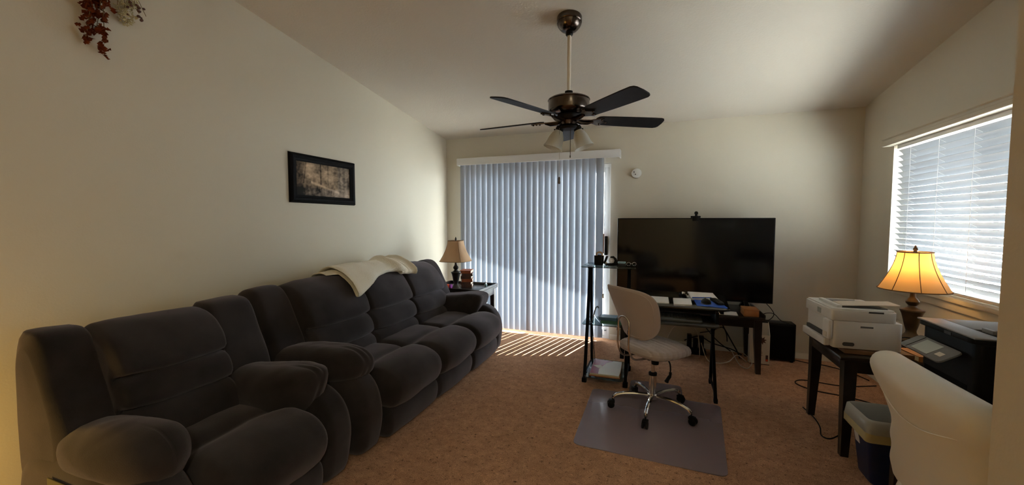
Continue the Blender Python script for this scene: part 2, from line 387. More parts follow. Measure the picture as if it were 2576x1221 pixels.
# patio door: frame, fixed panel, sliding panel with handle
dr = thing('door_1', 'white sliding glass patio door behind the vertical blind', 'door', (DX0, YB+0.05, 0)); dr['kind'] = 'structure'
f = MB(); yf0, yf1 = YB+0.02, YB+0.10
f.bx(DX0, DX0+0.02, yf0, yf1, 0, DH-0.005); f.bx(DX1-0.02, DX1, yf0, yf1, 0, DH-0.005); f.bx(DX0+0.02, DX1-0.02, yf0, yf1, DH-0.045, DH-0.005); f.bx(DX0+0.02, DX1-0.02, yf0, yf1, 0, 0.03)
f.obj('door_frame', m_vinyl, dr, world=True)
mid = (DX0+DX1)/2
def sash(x0, x1, y0, y1, z0, z1, st, nm):
    q = MB(); q.bx(x0, x0+st, y0, y1, z0, z1, 0.003); q.bx(x1-st, x1, y0, y1, z0, z1, 0.003); q.bx(x0+st, x1-st, y0, y1, z0, z0+st*1.3, 0.003); q.bx(x0+st, x1-st, y0, y1, z1-st, z1, 0.003)
    o = q.obj(nm, m_vinyl, dr, world=True)
    g = MB(); g.bx(x0+st, x1-st, (y0+y1)/2-0.003, (y0+y1)/2+0.003, z0+st*1.3, z1-st); g.obj('pane', m_glass, o, world=True); return o
sash(DX0+0.021, mid+0.03, YB+0.065, YB+0.095, 0.031, DH-0.046, 0.055, 'fixed_panel')
sl = sash(mid-0.03, DX1-0.021, YB+0.025, YB+0.06, 0.031, DH-0.046, 0.055, 'sliding_panel')
q = MB(); q.bx(DX1-0.065, DX1-0.03, YB-0.005, YB+0.025, 0.98, 1.2, 0.006); q.bx(DX1-0.06, DX1-0.045, YB-0.04, YB, 0.99, 1.01, 0.003); q.bx(DX1-0.06, DX1-0.045, YB-0.04, YB, 1.17, 1.19, 0.003)
q.obj('handle_plate', m_plastic, sl, world=True)
MB().bx(DX1-0.088, DX1-0.066, YB-0.045, YB-0.005, 1.0, 1.23, 0.006).obj('door_grip', m_brownred, sl, world=True)
MB().bx(DX1-0.06, DX1-0.035, YB+0.005, YB+0.025, 0.09, 0.105, 0.003).obj('foot_latch', m_greyplastic, sl, world=True)

# window
wn = thing('window_1', 'bright window behind the white slatted blind', 'window', (XR+0.12, (WY0+WY1)/2, WZ0)); wn['kind'] = 'structure'
q = MB(); xa, xb = XR+0.09, XR+0.14; t = 0.045
q.bx(xa, xb, WY0, WY0+t, WZ0, WZ1); q.bx(xa, xb, WY1-t, WY1, WZ0, WZ1); q.bx(xa, xb, WY0+t, WY1-t, WZ0, WZ0+t); q.bx(xa, xb, WY0+t, WY1-t, WZ1-t, WZ1)
q.bx(xa, xb, 3.19, 3.23, WZ0+t, WZ1-t)
q.obj('window_frame', m_vinyl, wn, world=True)
for y0, y1 in ((WY0+t, 3.19), (3.23, WY1-t)):
    MB().bx(xa+0.02, xa+0.026, y0, y1, WZ0+t, WZ1-t).obj('pane', m_glass, wn, world=True)
q = MB(); q.bx(XR-0.035, XR+0.09, WY0-0.0, WY1, WZ0-0.03, WZ0, 0.006); q.bx(XR-0.035, XR, WY1, WY1+0.03, WZ0-0.03, WZ0, 0.004)
q.obj('window_sill', m_wall, wn, world=True)
MB().bx(XR-0.016, XR, WY0-0.03, WY1+0.02, WZ0-0.085, WZ0-0.031, 0.004).obj('sill_apron', m_wall, wn, world=True)

# outside: patio slab and cover, side yard
struct(MB().bx(-9, 9, YB+WT, 16, -0.16, -0.06).obj('ground', m_concrete), 'pale concrete patio outside the sliding door', 'ground')
struct(MB().bx(XR+WT, 12, -7, YB+WT, -0.16, -0.06).obj('ground', m_concrete), 'pale concrete side yard outside the window', 'ground')
struct(MB().prism([(-6, YB+WT), (1.1, YB+WT), (1.1, 7.60), (0.015, 7.24), (-1.74, 6.65), (-6, 5.22)], 2.5, 2.62).obj('roof', m_stucco), 'patio cover outside the sliding door', 'roof')

# ------------------------------------------------------------------ vertical blind
vb = thing('vertical_blind', 'white vertical blind with closed vanes across the patio door', 'blind', (-1.44, 4.59, 0.03))
q = MB(); vy0, vy1 = 4.54, YB-0.001
q.bx(-2.425, -0.412, vy0, vy0+0.012, 2.078, 2.165, 0.003); q.bx(-2.425, -2.413, vy0+0.012, vy1, 2.078, 2.165, 0.002); q.bx(-0.424, -0.412, vy0+0.012, vy1, 2.078, 2.165, 0.002)
q.bx(-2.41, -0.426, vy0+0.012, vy1, 2.155, 2.165)
q.obj('valance', m_valance, vb, world=True)
MB().bx(-2.405, -0.43, 4.575, 4.61, 2.09, 2.13, 0.003).obj('head_rail', m_vinyl, vb, world=True)
NV = 24; pitch = 0.0742
def vane_mesh():
    m = MB(); ws = 0.089; k = 8; vs = []; fs = []
    zs = [0.032, 0.6, 1.2, 2.085]
    for z in zs:
        for i in range(k+1):
            u = i/k-0.5; vs.append((u*ws, -0.015*(1-4*u*u)+0.006, z))
    for r in range(len(zs)-1):
        for i in range(k): a = r*(k+1)+i; fs.append((a, a+1, a+k+2, a+k+1))
    return m.add(vs, fs)
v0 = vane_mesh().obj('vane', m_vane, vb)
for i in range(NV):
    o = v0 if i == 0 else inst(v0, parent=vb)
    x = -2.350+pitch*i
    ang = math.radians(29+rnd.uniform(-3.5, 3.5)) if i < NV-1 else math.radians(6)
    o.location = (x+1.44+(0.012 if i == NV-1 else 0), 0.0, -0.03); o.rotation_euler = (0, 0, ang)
q = MB(); q.tube([(-0.585, 4.552, 2.08), (-0.585, 4.552, 1.25), (-0.583, 4.552, 0.55)], 0.0028, 6); q.tube([(-0.573, 4.552, 2.08), (-0.573, 4.552, 1.25), (-0.575, 4.552, 0.55)], 0.0022, 6)
q.bx(-0.588, -0.57, 4.543, 4.561, 0.50, 0.55, 0.003)
q.obj('pull_cord', m_vinyl, vb, world=True)

# ------------------------------------------------------------------ window blind
hb = thing('slatted_blind', 'white horizontal slatted blind in the right hand window', 'blind', (XR+0.03, (WY0+WY1)/2, WZ0))
def crown(y0, y1):
    sec = [(XR-0.001, 1.985), (XR-0.062, 1.985), (XR-0.066, 1.992), (XR-0.066, 2.012), (XR-0.058, 2.018), (XR-0.058, 2.034), (XR-0.068, 2.042), (XR-0.068, 2.056), (XR-0.001, 2.056)]
    m = MB(); b = bmesh.new(); lo = [b.verts.new((x, y0, z)) for x, z in sec]; hi = [b.verts.new((x, y1, z)) for x, z in sec]
    b.faces.new(lo); b.faces.new(hi[::-1])
    for i in range(len(sec)): b.faces.new((lo[i], hi[i], hi[(i+1) % len(sec)], lo[(i+1) % len(sec)]))
    return m.bm(b)
crown(WY0-0.03, 4.19).obj('valance', m_wall, hb, world=True, angle=20)
MB().bx(XR+0.005, XR+0.06, WY0+0.01, 4.115, 1.955, 1.998, 0.003).obj('head_rail', m_vinyl, hb, world=True)
NS = 23; sp = (1.945-0.925)/NS
def slat_mesh():
    m = MB(); vs = []; fs = []; k = 6; wd = 0.0505; th = 0.0026; L = (4.11-(WY0+0.012))/2
    for y in (-L, -L*0.33, L*0.33, L):
        for sd in (1, -1):
            for i in range(k+1):
                u = i/k-0.5; vs.append((u*wd, y, 0.0035*(1-4*u*u)+sd*th/2))
    R = 2*(k+1)
    for r in range(3):
        a = r*R; c = a+R
        for i in range(k):
            fs.append((a+i, a+i+1, c+i+1, c+i)); fs.append((a+k+1+i, c+k+1+i, c+k+2+i, a+k+2+i))
        fs.append((a, c, c+k+1, a+k+1)); fs.append((a+k, a+2*k+1, c+2*k+1, c+k))
    for a in (0, 3*R):
        for i in range(k): fs.append((a+i, a+i+1, a+k+2+i, a+k+1+i))
    return m.add(vs, fs)
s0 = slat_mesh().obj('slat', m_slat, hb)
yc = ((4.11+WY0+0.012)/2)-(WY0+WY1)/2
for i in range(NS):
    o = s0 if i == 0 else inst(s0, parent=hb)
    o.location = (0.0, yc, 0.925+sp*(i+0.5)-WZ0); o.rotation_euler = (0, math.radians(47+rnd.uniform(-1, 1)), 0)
MB().bx(XR+0.008, XR+0.052, WY0+0.012, 4.11, 0.892, 0.912, 0.004).obj('bottom_rail', m_vinyl, hb, world=True)
for y in (2.62, 2.95, 3.27, 3.60, 3.93):
    q = MB()
    for xo in (0.006, 0.054): q.tube([(XR+xo, y, 0.91), (XR+xo, y, 1.96)], 0.0011, 5)
    for i in range(NS):
        z = 0.925+sp*(i+0.5); q.tube([(XR+0.006, y, z+0.012), (XR+0.054, y, z-0.019)], 0.0008, 4)
    q.obj('ladder_cord', m_vinyl, hb, world=True)
q = MB(); q.tube([(XR-0.004, 2.95, 1.96), (XR-0.006, 2.95, 1.3), (XR-0.006, 2.955, 0.93)], 0.0016, 6); q.bx(XR-0.011, XR-0.001, 2.949, 2.961, 0.90, 0.93, 0.002)
q.obj('lift_cord', m_vinyl, hb, world=True)

# ------------------------------------------------------------------ sofas
PILLOWBACK = [(-2.12, 0.33), (-2.07, 0.37), (-2.055, 0.42), (-2.068, 0.465), (-2.105, 0.488), (-2.145, 0.496), (-2.125, 0.505), (-2.082, 0.518), (-2.078, 0.56), (-2.105, 0.61), (-2.145, 0.64), (-2.188, 0.650), (-2.165, 0.660), (-2.118, 0.678), (-2.125, 0.73), (-2.165, 0.80),
              (-2.235, 0.880), (-2.335, 0.930), (-2.43, 0.93), (-2.50, 0.87), (-2.515, 0.70), (-2.49, 0.45), (-2.42, 0.33), (-2.25, 0.30)]
PILLOWBACK2 = [(-2.10, 0.33), (-2.02, 0.38), (-1.985, 0.45), (-2.00, 0.525), (-2.05, 0.562), (-2.105, 0.572), (-2.075, 0.582), (-2.035, 0.600), (-2.04, 0.65), (-2.075, 0.692), (-2.135, 0.708), (-2.105, 0.718), (-2.07, 0.738), (-2.09, 0.80),
              (-2.155, 0.872), (-2.235, 0.912), (-2.32, 0.915), (-2.38, 0.86), (-2.40, 0.70), (-2.38, 0.45), (-2.34, 0.33), (-2.25, 0.30)]
WING = [(-2.18, 0.36), (-2.13, 0.46), (-2.17, 0.60), (-2.24, 0.74), (-2.30, 0.86), (-2.36, 0.925), (-2.44, 0.935), (-2.52, 0.88), (-2.555, 0.70), (-2.53, 0.40), (-2.45, 0.20), (-2.30, 0.20)]
WING2 = [(-2.12, 0.36), (-2.07, 0.46), (-2.10, 0.60), (-2.165, 0.74), (-2.215, 0.87), (-2.255, 0.918), (-2.32, 0.928), (-2.385, 0.905), (-2.405, 0.70), (-2.40, 0.40), (-2.37, 0.20), (-2.25, 0.20)]
SEAT = [(-2.20, 0.40), (-2.0, 0.425), (-1.86, 0.425), (-1.79, 0.410), (-1.70, 0.448), (-1.58, 0.445), (-1.49, 0.40), (-1.462, 0.32), (-1.50, 0.235), (-1.56, 0.215), (-1.75, 0.22), (-2.10, 0.22)]
FOOT = [(-1.80, 0.20), (-1.60, 0.222), (-1.525, 0.20), (-1.51, 0.13), (-1.535, 0.05), (-1.60, 0.03), (-1.80, 0.035)]
ARMBODY = [(-2.34, 0.03), (-2.40, 0.07), (-2.42, 0.20), (-2.42, 0.36), (-2.38, 0.45), (-2.28, 0.48), (-1.85, 0.49), (-1.68, 0.48), (-1.58, 0.41), (-1.535, 0.29), (-1.545, 0.14), (-1.59, 0.03), (-1.75, 0.02), (-2.2, 0.02)]
ARMPAD = [(-2.32, 0.50), (-2.25, 0.57), (-2.05, 0.605), (-1.80, 0.625), (-1.66, 0.61), (-1.585, 0.560), (-1.59, 0.49), (-1.68, 0.435), (-1.90, 0.42), (-2.15, 0.42), (-2.28, 0.44)]
RPAD = [(-2.34, 0.47), (-2.22, 0.56), (-2.02, 0.60), (-1.80, 0.62), (-1.67, 0.625), (-1.60, 0.607), (-1.595, 0.56), (-1.63, 0.47), (-1.675, 0.395), (-1.75, 0.36), (-1.98, 0.365), (-2.18, 0.39), (-2.30, 0.42)]
BASE = [(-2.40, 0.04), (-2.40, 0.24), (-1.72, 0.24), (-1.70, 0.14), (-1.72, 0.04)]

sofa = thing('sofa', 'dark plush three-seat reclining sofa with a folded throw on its back', 'sofa', (-2.05, 2.82, 0))
B = lambda prof, y0, y1, nm, r=0.05, bu=0.014, par=sofa, **k: MB().puff(prof, y0, y1, r=r, bulge=bu, **k).obj(nm, m_sofa, par, world=True, angle=180)
B(BASE, 1.80, 3.82, 'sofa_base', 0.02, 0.0, seed=2)
B(WING, 1.72, 1.965, 'back_wing', 0.038, 0.010, seed=3)
B(WING, 3.675, 3.90, 'back_wing', 0.038, 0.010, seed=4)
ys = [1.955, 2.535, 3.115, 3.69]
for i in range(3):
    B(PILLOWBACK, ys[i]-0.004, ys[i+1]+0.004, 'back_cushion', 0.036, 0.022, seed=10+i, amp=0.010, n=130)
    B(SEAT, ys[i], ys[i+1], 'seat_cushion', 0.055, 0.018, seed=20+i, amp=0.009)
    B(FOOT, ys[i], ys[i+1], 'footrest_panel', 0.04, 0.012, seed=30+i, amp=0.006)
def pleats(x, y, z):
    """gathers at the front end of an arm pad"""
    k = max(0.0, min(1.0, (x+1.78)/0.15)); return (x, y, z+0.004*k*math.sin(y*150))
def arm(par, y0, y1, seed, pad, py0, py1, pend=0.10):
    B(ARMBODY, y0, y1, 'arm_body', 0.065, 0.012, par, seed=seed, amp=0.006)
    B(pad, py0, py1, 'arm_pad', pend, 0.0, par, seed=seed+1, amp=0.010, freq=6, scale_ends=True, ny=14, yfun=pleats)
arm(sofa, 1.735, 1.955, 40, ARMPAD, 1.705, 1.985)
arm(sofa, 3.69, 3.905, 50, [(x-0.09 if x > -2.0 else x, z) for x, z in RPAD], 3.595, 3.915, 0.075)

rec = thing('recliner', 'dark plush recliner armchair nearest the camera, left of the sofa', 'armchair', (-2.05, 1.18, 0))
B(BASE, 0.82, 1.60, 'recliner_base', 0.02, 0.0, rec, seed=5)
MB().bx(-2.11, -1.66, 0.739, 0.745, 0.03, 0.42, 0.003).obj('side_panel', m_lining, rec, world=True)['label'] = 'tan side lining below the armrest'
B(WING2, 0.765, 0.955, 'back_wing', 0.034, 0.008, rec, seed=6, amp=0.008)
B(WING2, 1.385, 1.655, 'back_wing', 0.036, 0.010, rec, seed=7, amp=0.008)
B(PILLOWBACK2, 0.935, 1.40, 'back_cushion', 0.034, 0.014, rec, seed=8, amp=0.010, n=130)
B(SEAT, 0.94, 1.465, 'seat_cushion', 0.055, 0.02, rec, seed=9, amp=0.012)
B(FOOT, 0.94, 1.465, 'footrest_panel', 0.04, 0.012, rec, seed=12)
arm(rec, 1.47, 1.695, 60, RPAD, 1.365, 1.665, 0.12)
arm(rec, 0.752, 0.95, 70, [((x-1.6)*0.88+1.59-0.0 if False else -1.59+(x+1.585)*0.84, z-0.006) for x, z in ARMPAD], 0.735, 1.0, 0.125)

# folded throw on the sofa back
def throw():
    m = MB(); N = 40
    q0 = spline([(a, 0, c) for a, c in [(-2.53, 0.80), (-2.525, 0.88), (-2.46, 0.955), (-2.38, 0.968), (-2.29, 0.945), (-2.195, 0.880), (-2.140, 0.80)]], 10)
    def path(t):
        i = min(int(t*(len(q0)-1)), len(q0)-2); u = t*(len(q0)-1)-i; a = q0[max(i-1, 0)]; b_ = q0[min(i+2, len(q0)-1)]; r = q0[i].lerp(q0[i+1], u)
        d = b_-a; d.normalize(); return r, Vector((-d.z, 0, d.x))
    def ribbon(y0, y1, loops, th, front, seed, lift=0.0):
        """a knitted sheet: out over the back, folded round at the front, and back again"""
        vs = []; fs = []; K = 18; n = None
        for j in range(N+1):
            v = j/N; te = front(v); cl = []
            top = 0.045+0.012*noise.noise(Vector((v*5, seed, 0)))+0.030*math.exp(-((v-0.86)/0.07)**2)
            t0 = 0.10
            for i in range(K+1):
                p, nn = path(t0+(te-t0)*i/K); cl.append(p+nn*(0.012+lift))
            if loops:
                p, nn = path(te); tg = Vector((nn.z, 0, -nn.x))
                for a in (0.25, 0.5, 0.75): cl.append(p+nn*(0.012+(top-0.012)*(1-math.cos(PI*a))/2)+tg*(top-0.012)*0.55*math.sin(PI*a))
                for i in range(K, -1, -1):
                    p, nn = path(t0+(te-t0)*i/K); cl.append(p+nn*(top+0.010*noise.noise(Vector((i*0.25, v*6, seed+3)))))
            L = len(cl); up_ = []; dn = []
            for i in range(L):
                d = cl[min(i+1, L-1)]-cl[max(i-1, 0)]; d.normalize(); nn = Vector((-d.z, 0, d.x))
                w_ = th/2*(1.0 if 0 < i < L-1 else 0.3)*(1.0 if 0 < j < N else 0.3); up_.append(cl[i]+nn*w_); dn.append(cl[i]-nn*w_)
            ring = up_+dn[::-1]; n = len(ring); yy = y0+(y1-y0)*v
            for p in ring:
                k = p.x; vs.append((p.x, yy+0.012*noise.noise(Vector((p.x*9, seed, v*4)))-0.25*(p.x+2.35)*(1-v)*0.3, p.z+0.004*noise.noise(Vector((p.x*20, yy*20, seed)))))
        for j in range(N):
            for i in range(n): fs.append((j*n+i, j*n+(i+1) % n, (j+1)*n+(i+1) % n, (j+1)*n+i))
        h = n//2
        for a in (0, N*n):
            for i in range(h-1): fs.append((a+i, a+i+1, a+n-2-i, a+n-1-i))
        m.add(vs, fs)
    f1 = lambda v: 0.985-0.20*min(1, v/0.45) if v < 0.45 else 0.785-0.05*math.sin((v-0.45)/0.55*PI)+0.03*max(0, v-0.8)/0.2
    ribbon(2.395, 3.10, True, 0.015, f1, 2)
    ribbon(2.29, 2.52, False, 0.010, lambda v: 0.60+0.05*v, 5, -0.004)
    ribbon(3.02, 3.22, True, 0.014, lambda v: 0.80+0.04*v, 9)
    return m
tag(throw().obj('throw_blanket', m_throw, angle=60), 'cream knitted throw folded over the sofa back', 'blanket')

# ------------------------------------------------------------------ tables (three of one family)
def tray_table(name, label, x0, x1, y0, y1, h, legw=0.055, rim=(1, 1, 1, 1), group=None, over=0.0):
    t = thing(name, label, 'table', ((x0+x1)/2, (y0+y1)/2, 0), group=group)
    MB().bx(x0-over, x1+over, y0-over, y1+over, h-0.022, h, 0.004).obj('tabletop', m_wood, t, world=True)
    r = 0.014; hh = 0.028
    sides = [((x0, x0+r, y0, y1), 0), ((x1-r, x1, y0, y1), 1), ((x0+r, x1-r, y1-r, y1), 2), ((x0+r, x1-r, y0, y0+r), 3)]
    for (a, b_, c, d), k in sides:
        if rim[k]: MB().bx(a, b_, c, d, h, h+hh, 0.003).obj('rim', m_wood, t, world=True)
    i = 0.02; ap = 0.075
    for a, b_, c, d in ((x0+i+legw, x1-i-legw, y0+i, y0+i+0.02), (x0+i+legw, x1-i-legw, y1-i-0.02, y1-i), (x0+i, x0+i+0.02, y0+i+legw, y1-i-legw), (x1-i-0.02, x1-i, y0+i+legw, y1-i-legw)):
        MB().bx(a, b_, c, d, h-0.022-ap, h-0.022, 0.002).obj('apron', m_wood, t, world=True)
    for sx in (0, 1):
        for sy in (0, 1):
            cx = x0+i+legw/2 if sx == 0 else x1-i-legw/2; cy = y0+i+legw/2 if sy == 0 else y1-i-legw/2
            q = MB(); vs = []; ox = -0.012*(1 if sx == 0 else -1); oy = -0.012*(1 if sy == 0 else -1)
            for z, k, o in ((0, 0.62, 1), (h*0.62, 0.92, 0.1), (h-0.022, 1.0, 0)):
                for dx, dy in ((-1, -1), (1, -1), (1, 1), (-1, 1)): vs.append((cx+ox*o+dx*legw/2*k, cy+oy*o+dy*legw/2*k, z))
            fs = [(0, 1, 2, 3), (8, 9, 10, 11)]
            for r_ in (0, 4):
                for j in range(4): fs.append((r_+j, r_+(j+1) % 4, r_+4+(j+1) % 4, r_+4+j))
            q.add(vs, fs).obj('leg', m_wood, t, world=True)
    return t
tray_table('end_table', 'dark wood end table with raised rim beside the far sofa arm', -2.50, -1.84, 3.945, 4.49, 0.585)
tray_table('television_table', 'low dark wood table under the television', -0.36, 0.90, 4.02, 4.60, 0.515, 0.062, rim=(1, 1, 0, 0))
tray_table('printer_table', 'dark wood table under the white printer and lit lamp', 1.00, 1.66, 2.755, 3.37, 0.60, 0.062, rim=(0, 0, 0, 0), over=0.012)
tray_table('side_desk', 'dark wood table under the black printer at the right', 1.06, 1.74, 1.86, 2.42, 0.66, 0.055, rim=(0, 0, 0, 0))

# ------------------------------------------------------------------ table lamps
def lamp_on_table(name, label, x, y, z, sq, basemat, shademat, lit, panels, s=1.0):
    t = thing(name, label, 'lamp', (x, y, z), rz=0.0)
    prof = [(0.0, 0), (0.062, 0), (0.064, 0.012), (0.056, 0.02), (0.045, 0.03), (0.036, 0.045), (0.028, 0.055), (0.026, 0.07), (0.034, 0.10), (0.042, 0.14), (0.050, 0.175), (0.056, 0.19), (0.060, 0.198), (0.058, 0.206), (0.040, 0.212),
            (0.024, 0.222), (0.020, 0.232), (0.032, 0.246), (0.034, 0.258), (0.026, 0.272), (0.016, 0.284), (0.014, 0.30), (0.012, 0.33), (0.0, 0.33)]
    MB().lathe([(r*s, zz*s) for r, zz in prof], n=28).obj('lamp_base', basemat, t)
    MB().cyl((0, 0, 0.33*s), (0, 0, 0.40*s), 0.012*s, n=12).obj('socket', basemat, t)
    q = MB(); q.tube([(0, 0.018, 0.345*s)]+[(0, 0.045*math.sin(a), 0.345*s+0.235*s*(1-math.cos(a))/2) for a in [PI*k/10 for k in range(1, 10)]]+[(0, 0.002, 0.578*s)], 0.0022, 5)
    q.tube([(0, -0.018, 0.345*s)]+[(0, -0.045*math.sin(a), 0.345*s+0.235*s*(1-math.cos(a))/2) for a in [PI*k/10 for k in range(1, 10)]]+[(0, -0.002, 0.578*s)], 0.0022, 5)
    q.obj('harp', basemat, t)
    ZB, ZT = 0.335*s, 0.575*s
    RB, RT = 0.172*s, 0.083*s
    pr = []
    for k in range(15):
        u = k/14; rr = RT+(RB-RT)*((1-u)**1.55); pr.append((rr, ZB+(ZT-ZB)*u))
    sh = MB().lathe(pr, n=64 if sq == 2 else 48, sq=sq, cap=False, rot=PI/4 if False else 0).obj('lamp_shade', shademat, t, angle=50)
    tr = MB()
    def ring(r, zz): return [(r*((abs(math.cos(a))**sq+abs(math.sin(a))**sq)**(-1/sq))*math.cos(a), r*((abs(math.cos(a))**sq+abs(math.sin(a))**sq)**(-1/sq))*math.sin(a), zz) for a in [2*PI*k/48 for k in range(48)]]
    tr.tube(ring(RB, ZB), 0.0035*s, 6, cyc=True); tr.tube(ring(RT, ZT), 0.004*s, 6, cyc=True)
    for k in range(panels):
        a = 2*PI*(k+0.5)/panels+(0.0 if sq > 2 else 0.16); q_ = (abs(math.cos(a))**sq+abs(math.sin(a))**sq)**(-1/sq)
        tr.tube([((r+0.001)*q_*math.cos(a), (r+0.001)*q_*math.sin(a), zz) for r, zz in pr], 0.0022*s, 5)
    tr.obj('shade_trim', m_shade_trim, sh)
    MB().tube([(0, 0, ZT-0.002), (RT, 0, ZT-0.004)], 0.002, 5).tube([(0, 0, ZT-0.002), (-RT*0.5, RT*0.86, ZT-0.004)], 0.002, 5).tube([(0, 0, ZT-0.002), (-RT*0.5, -RT*0.86, ZT-0.004)], 0.002, 5).obj('spider', basemat, sh)
    MB().lathe([(0, 0), (0.010, 0.0), (0.008, 0.008), (0.012, 0.016), (0.010, 0.026), (0.005, 0.032), (0.007, 0.038), (0.0, 0.046)], (0, 0, ZT), n=12).obj('finial', basemat, t)
    if lit:
        MB().ell((0, 0, 0.445*s), (0.028, 0.028, 0.036), 16).obj('bulb', m_bulb, t)
        light('lamp_glow', 'POINT', (x, y, z+0.50*s), 0.65, (1.0, 0.55, 0.18), shadow_soft_size=0.03)
    else:
        MB().ell((0, 0, 0.445*s), (0.028, 0.028, 0.036), 16).obj('bulb', m_white, t)
    return t
lamp_on_table('table_lamp', 'unlit lamp with a tan bell shade on the end table', -2.195, 4.075, 0.586, 3.2, m_lampbase, m_shade_off, False, 4, s=0.975)
lamp_on_table('table_lamp', 'lit lamp with glowing amber bell shade under the slatted blind', 1.535, 3.255, 0.601, 2.0, m_lampbase2, m_shade_on, True, 8, s=1.0)

# ------------------------------------------------------------------ end table contents
def book(name, label, x, y, z, w, d, h, rz, cover, group, cat='book'):
    """lies flat, spine towards -Y"""
    t = thing(name, label, cat, (x, y, z), rz, group)
    c = MB(); c.bx(-w/2, w/2, -d/2, d/2, 0, 0.003); c.bx(-w/2, w/2, -d/2, d/2, h-0.003, h); c.bx(-w/2, w/2, -d/2, -d/2+0.003, 0.003, h-0.003)
    c.obj('cover', cover, t)
    MB().bx(-w/2+0.003, w/2-0.003, -d/2+0.004, d/2-0.004, 0.0031, h-0.0031).obj('page_block', m_pages, t); return t
zz = 0.5862; GB = 'paperbacks stacked beside the end table lamp'
bl = [('dark cover paperback at the bottom of the end table stack', m_darkprint, 0.034, 0.02), ('dark paperback second from the bottom of the stack', m_darkprint, 0.030, -0.05),
      ('rust orange paperback third from the bottom of the stack', m_rust, 0.036, 0.04), ('dark brown paperback fourth from the bottom of the stack', m_darkprint, 0.034, -0.03),
      ('dark red paperback second from the top of the stack', m_darkprint, 0.032, 0.06)]
for lb, cv, hh, rz in bl:
    book('paperback', lb, -2.155+rz*0.1, 4.285, zz, 0.125, 0.18, hh, 0.34+rz, cv, GB); zz += hh+0.0003
book('paperback', 'rust red paperback on top of the end table stack', -2.158, 4.282, zz, 0.13, 0.19, 0.034, 0.26, m_rust, GB)
t = thing('toy_dumbbell', 'small orange and purple roller ended toy on the end table', 'toy', (-2.285, 3.99, 0.5862), 0.15)
X = Matrix.Rotation(PI/2, 4, 'Y')
MB().lathe([(0, -0.012), (0.028, -0.012), (0.033, -0.004), (0.033, 0.010), (0.028, 0.018), (0, 0.018)], n=20, X=Matrix.Translation((0.028, 0, 0.034)) @ X).obj('orange_end', m_orange, t)['label'] = 'orange round end'
MB().lathe([(0, -0.010), (0.026, -0.010), (0.031, 0.0), (0.028, 0.012), (0, 0.012)], n=20, X=Matrix.Translation((0.060, 0.01, 0.034)) @ X).obj('purple_end', m_purple, t)['label'] = 'purple round end'
MB().cyl((-0.085, 0, 0.034), (0.02, 0, 0.034), 0.020, 0.022, 16).obj('grip', m_pink, t)['label'] = 'pink handle'
MB().lathe([(0, -0.010), (0.022, -0.010), (0.028, 0.0), (0.022, 0.008), (0, 0.008)], n=20, X=Matrix.Translation((-0.090, 0, 0.034)) @ X).obj('pink_end', m_purple, t)
t = thing('small_bottle', 'tiny clear bottle standing at the back of the end table', 'bottle', (-1.945, 4.36, 0.5862))
MB().lathe([(0, 0), (0.013, 0), (0.014, 0.004), (0.014, 0.030), (0.006, 0.038), (0.006, 0.044), (0, 0.044)], n=16).obj('bottle_body', m_cyan, t)
MB().cyl((0, 0, 0.0445), (0, 0, 0.060), 0.0075, n=12).obj('cap', m_white, t)

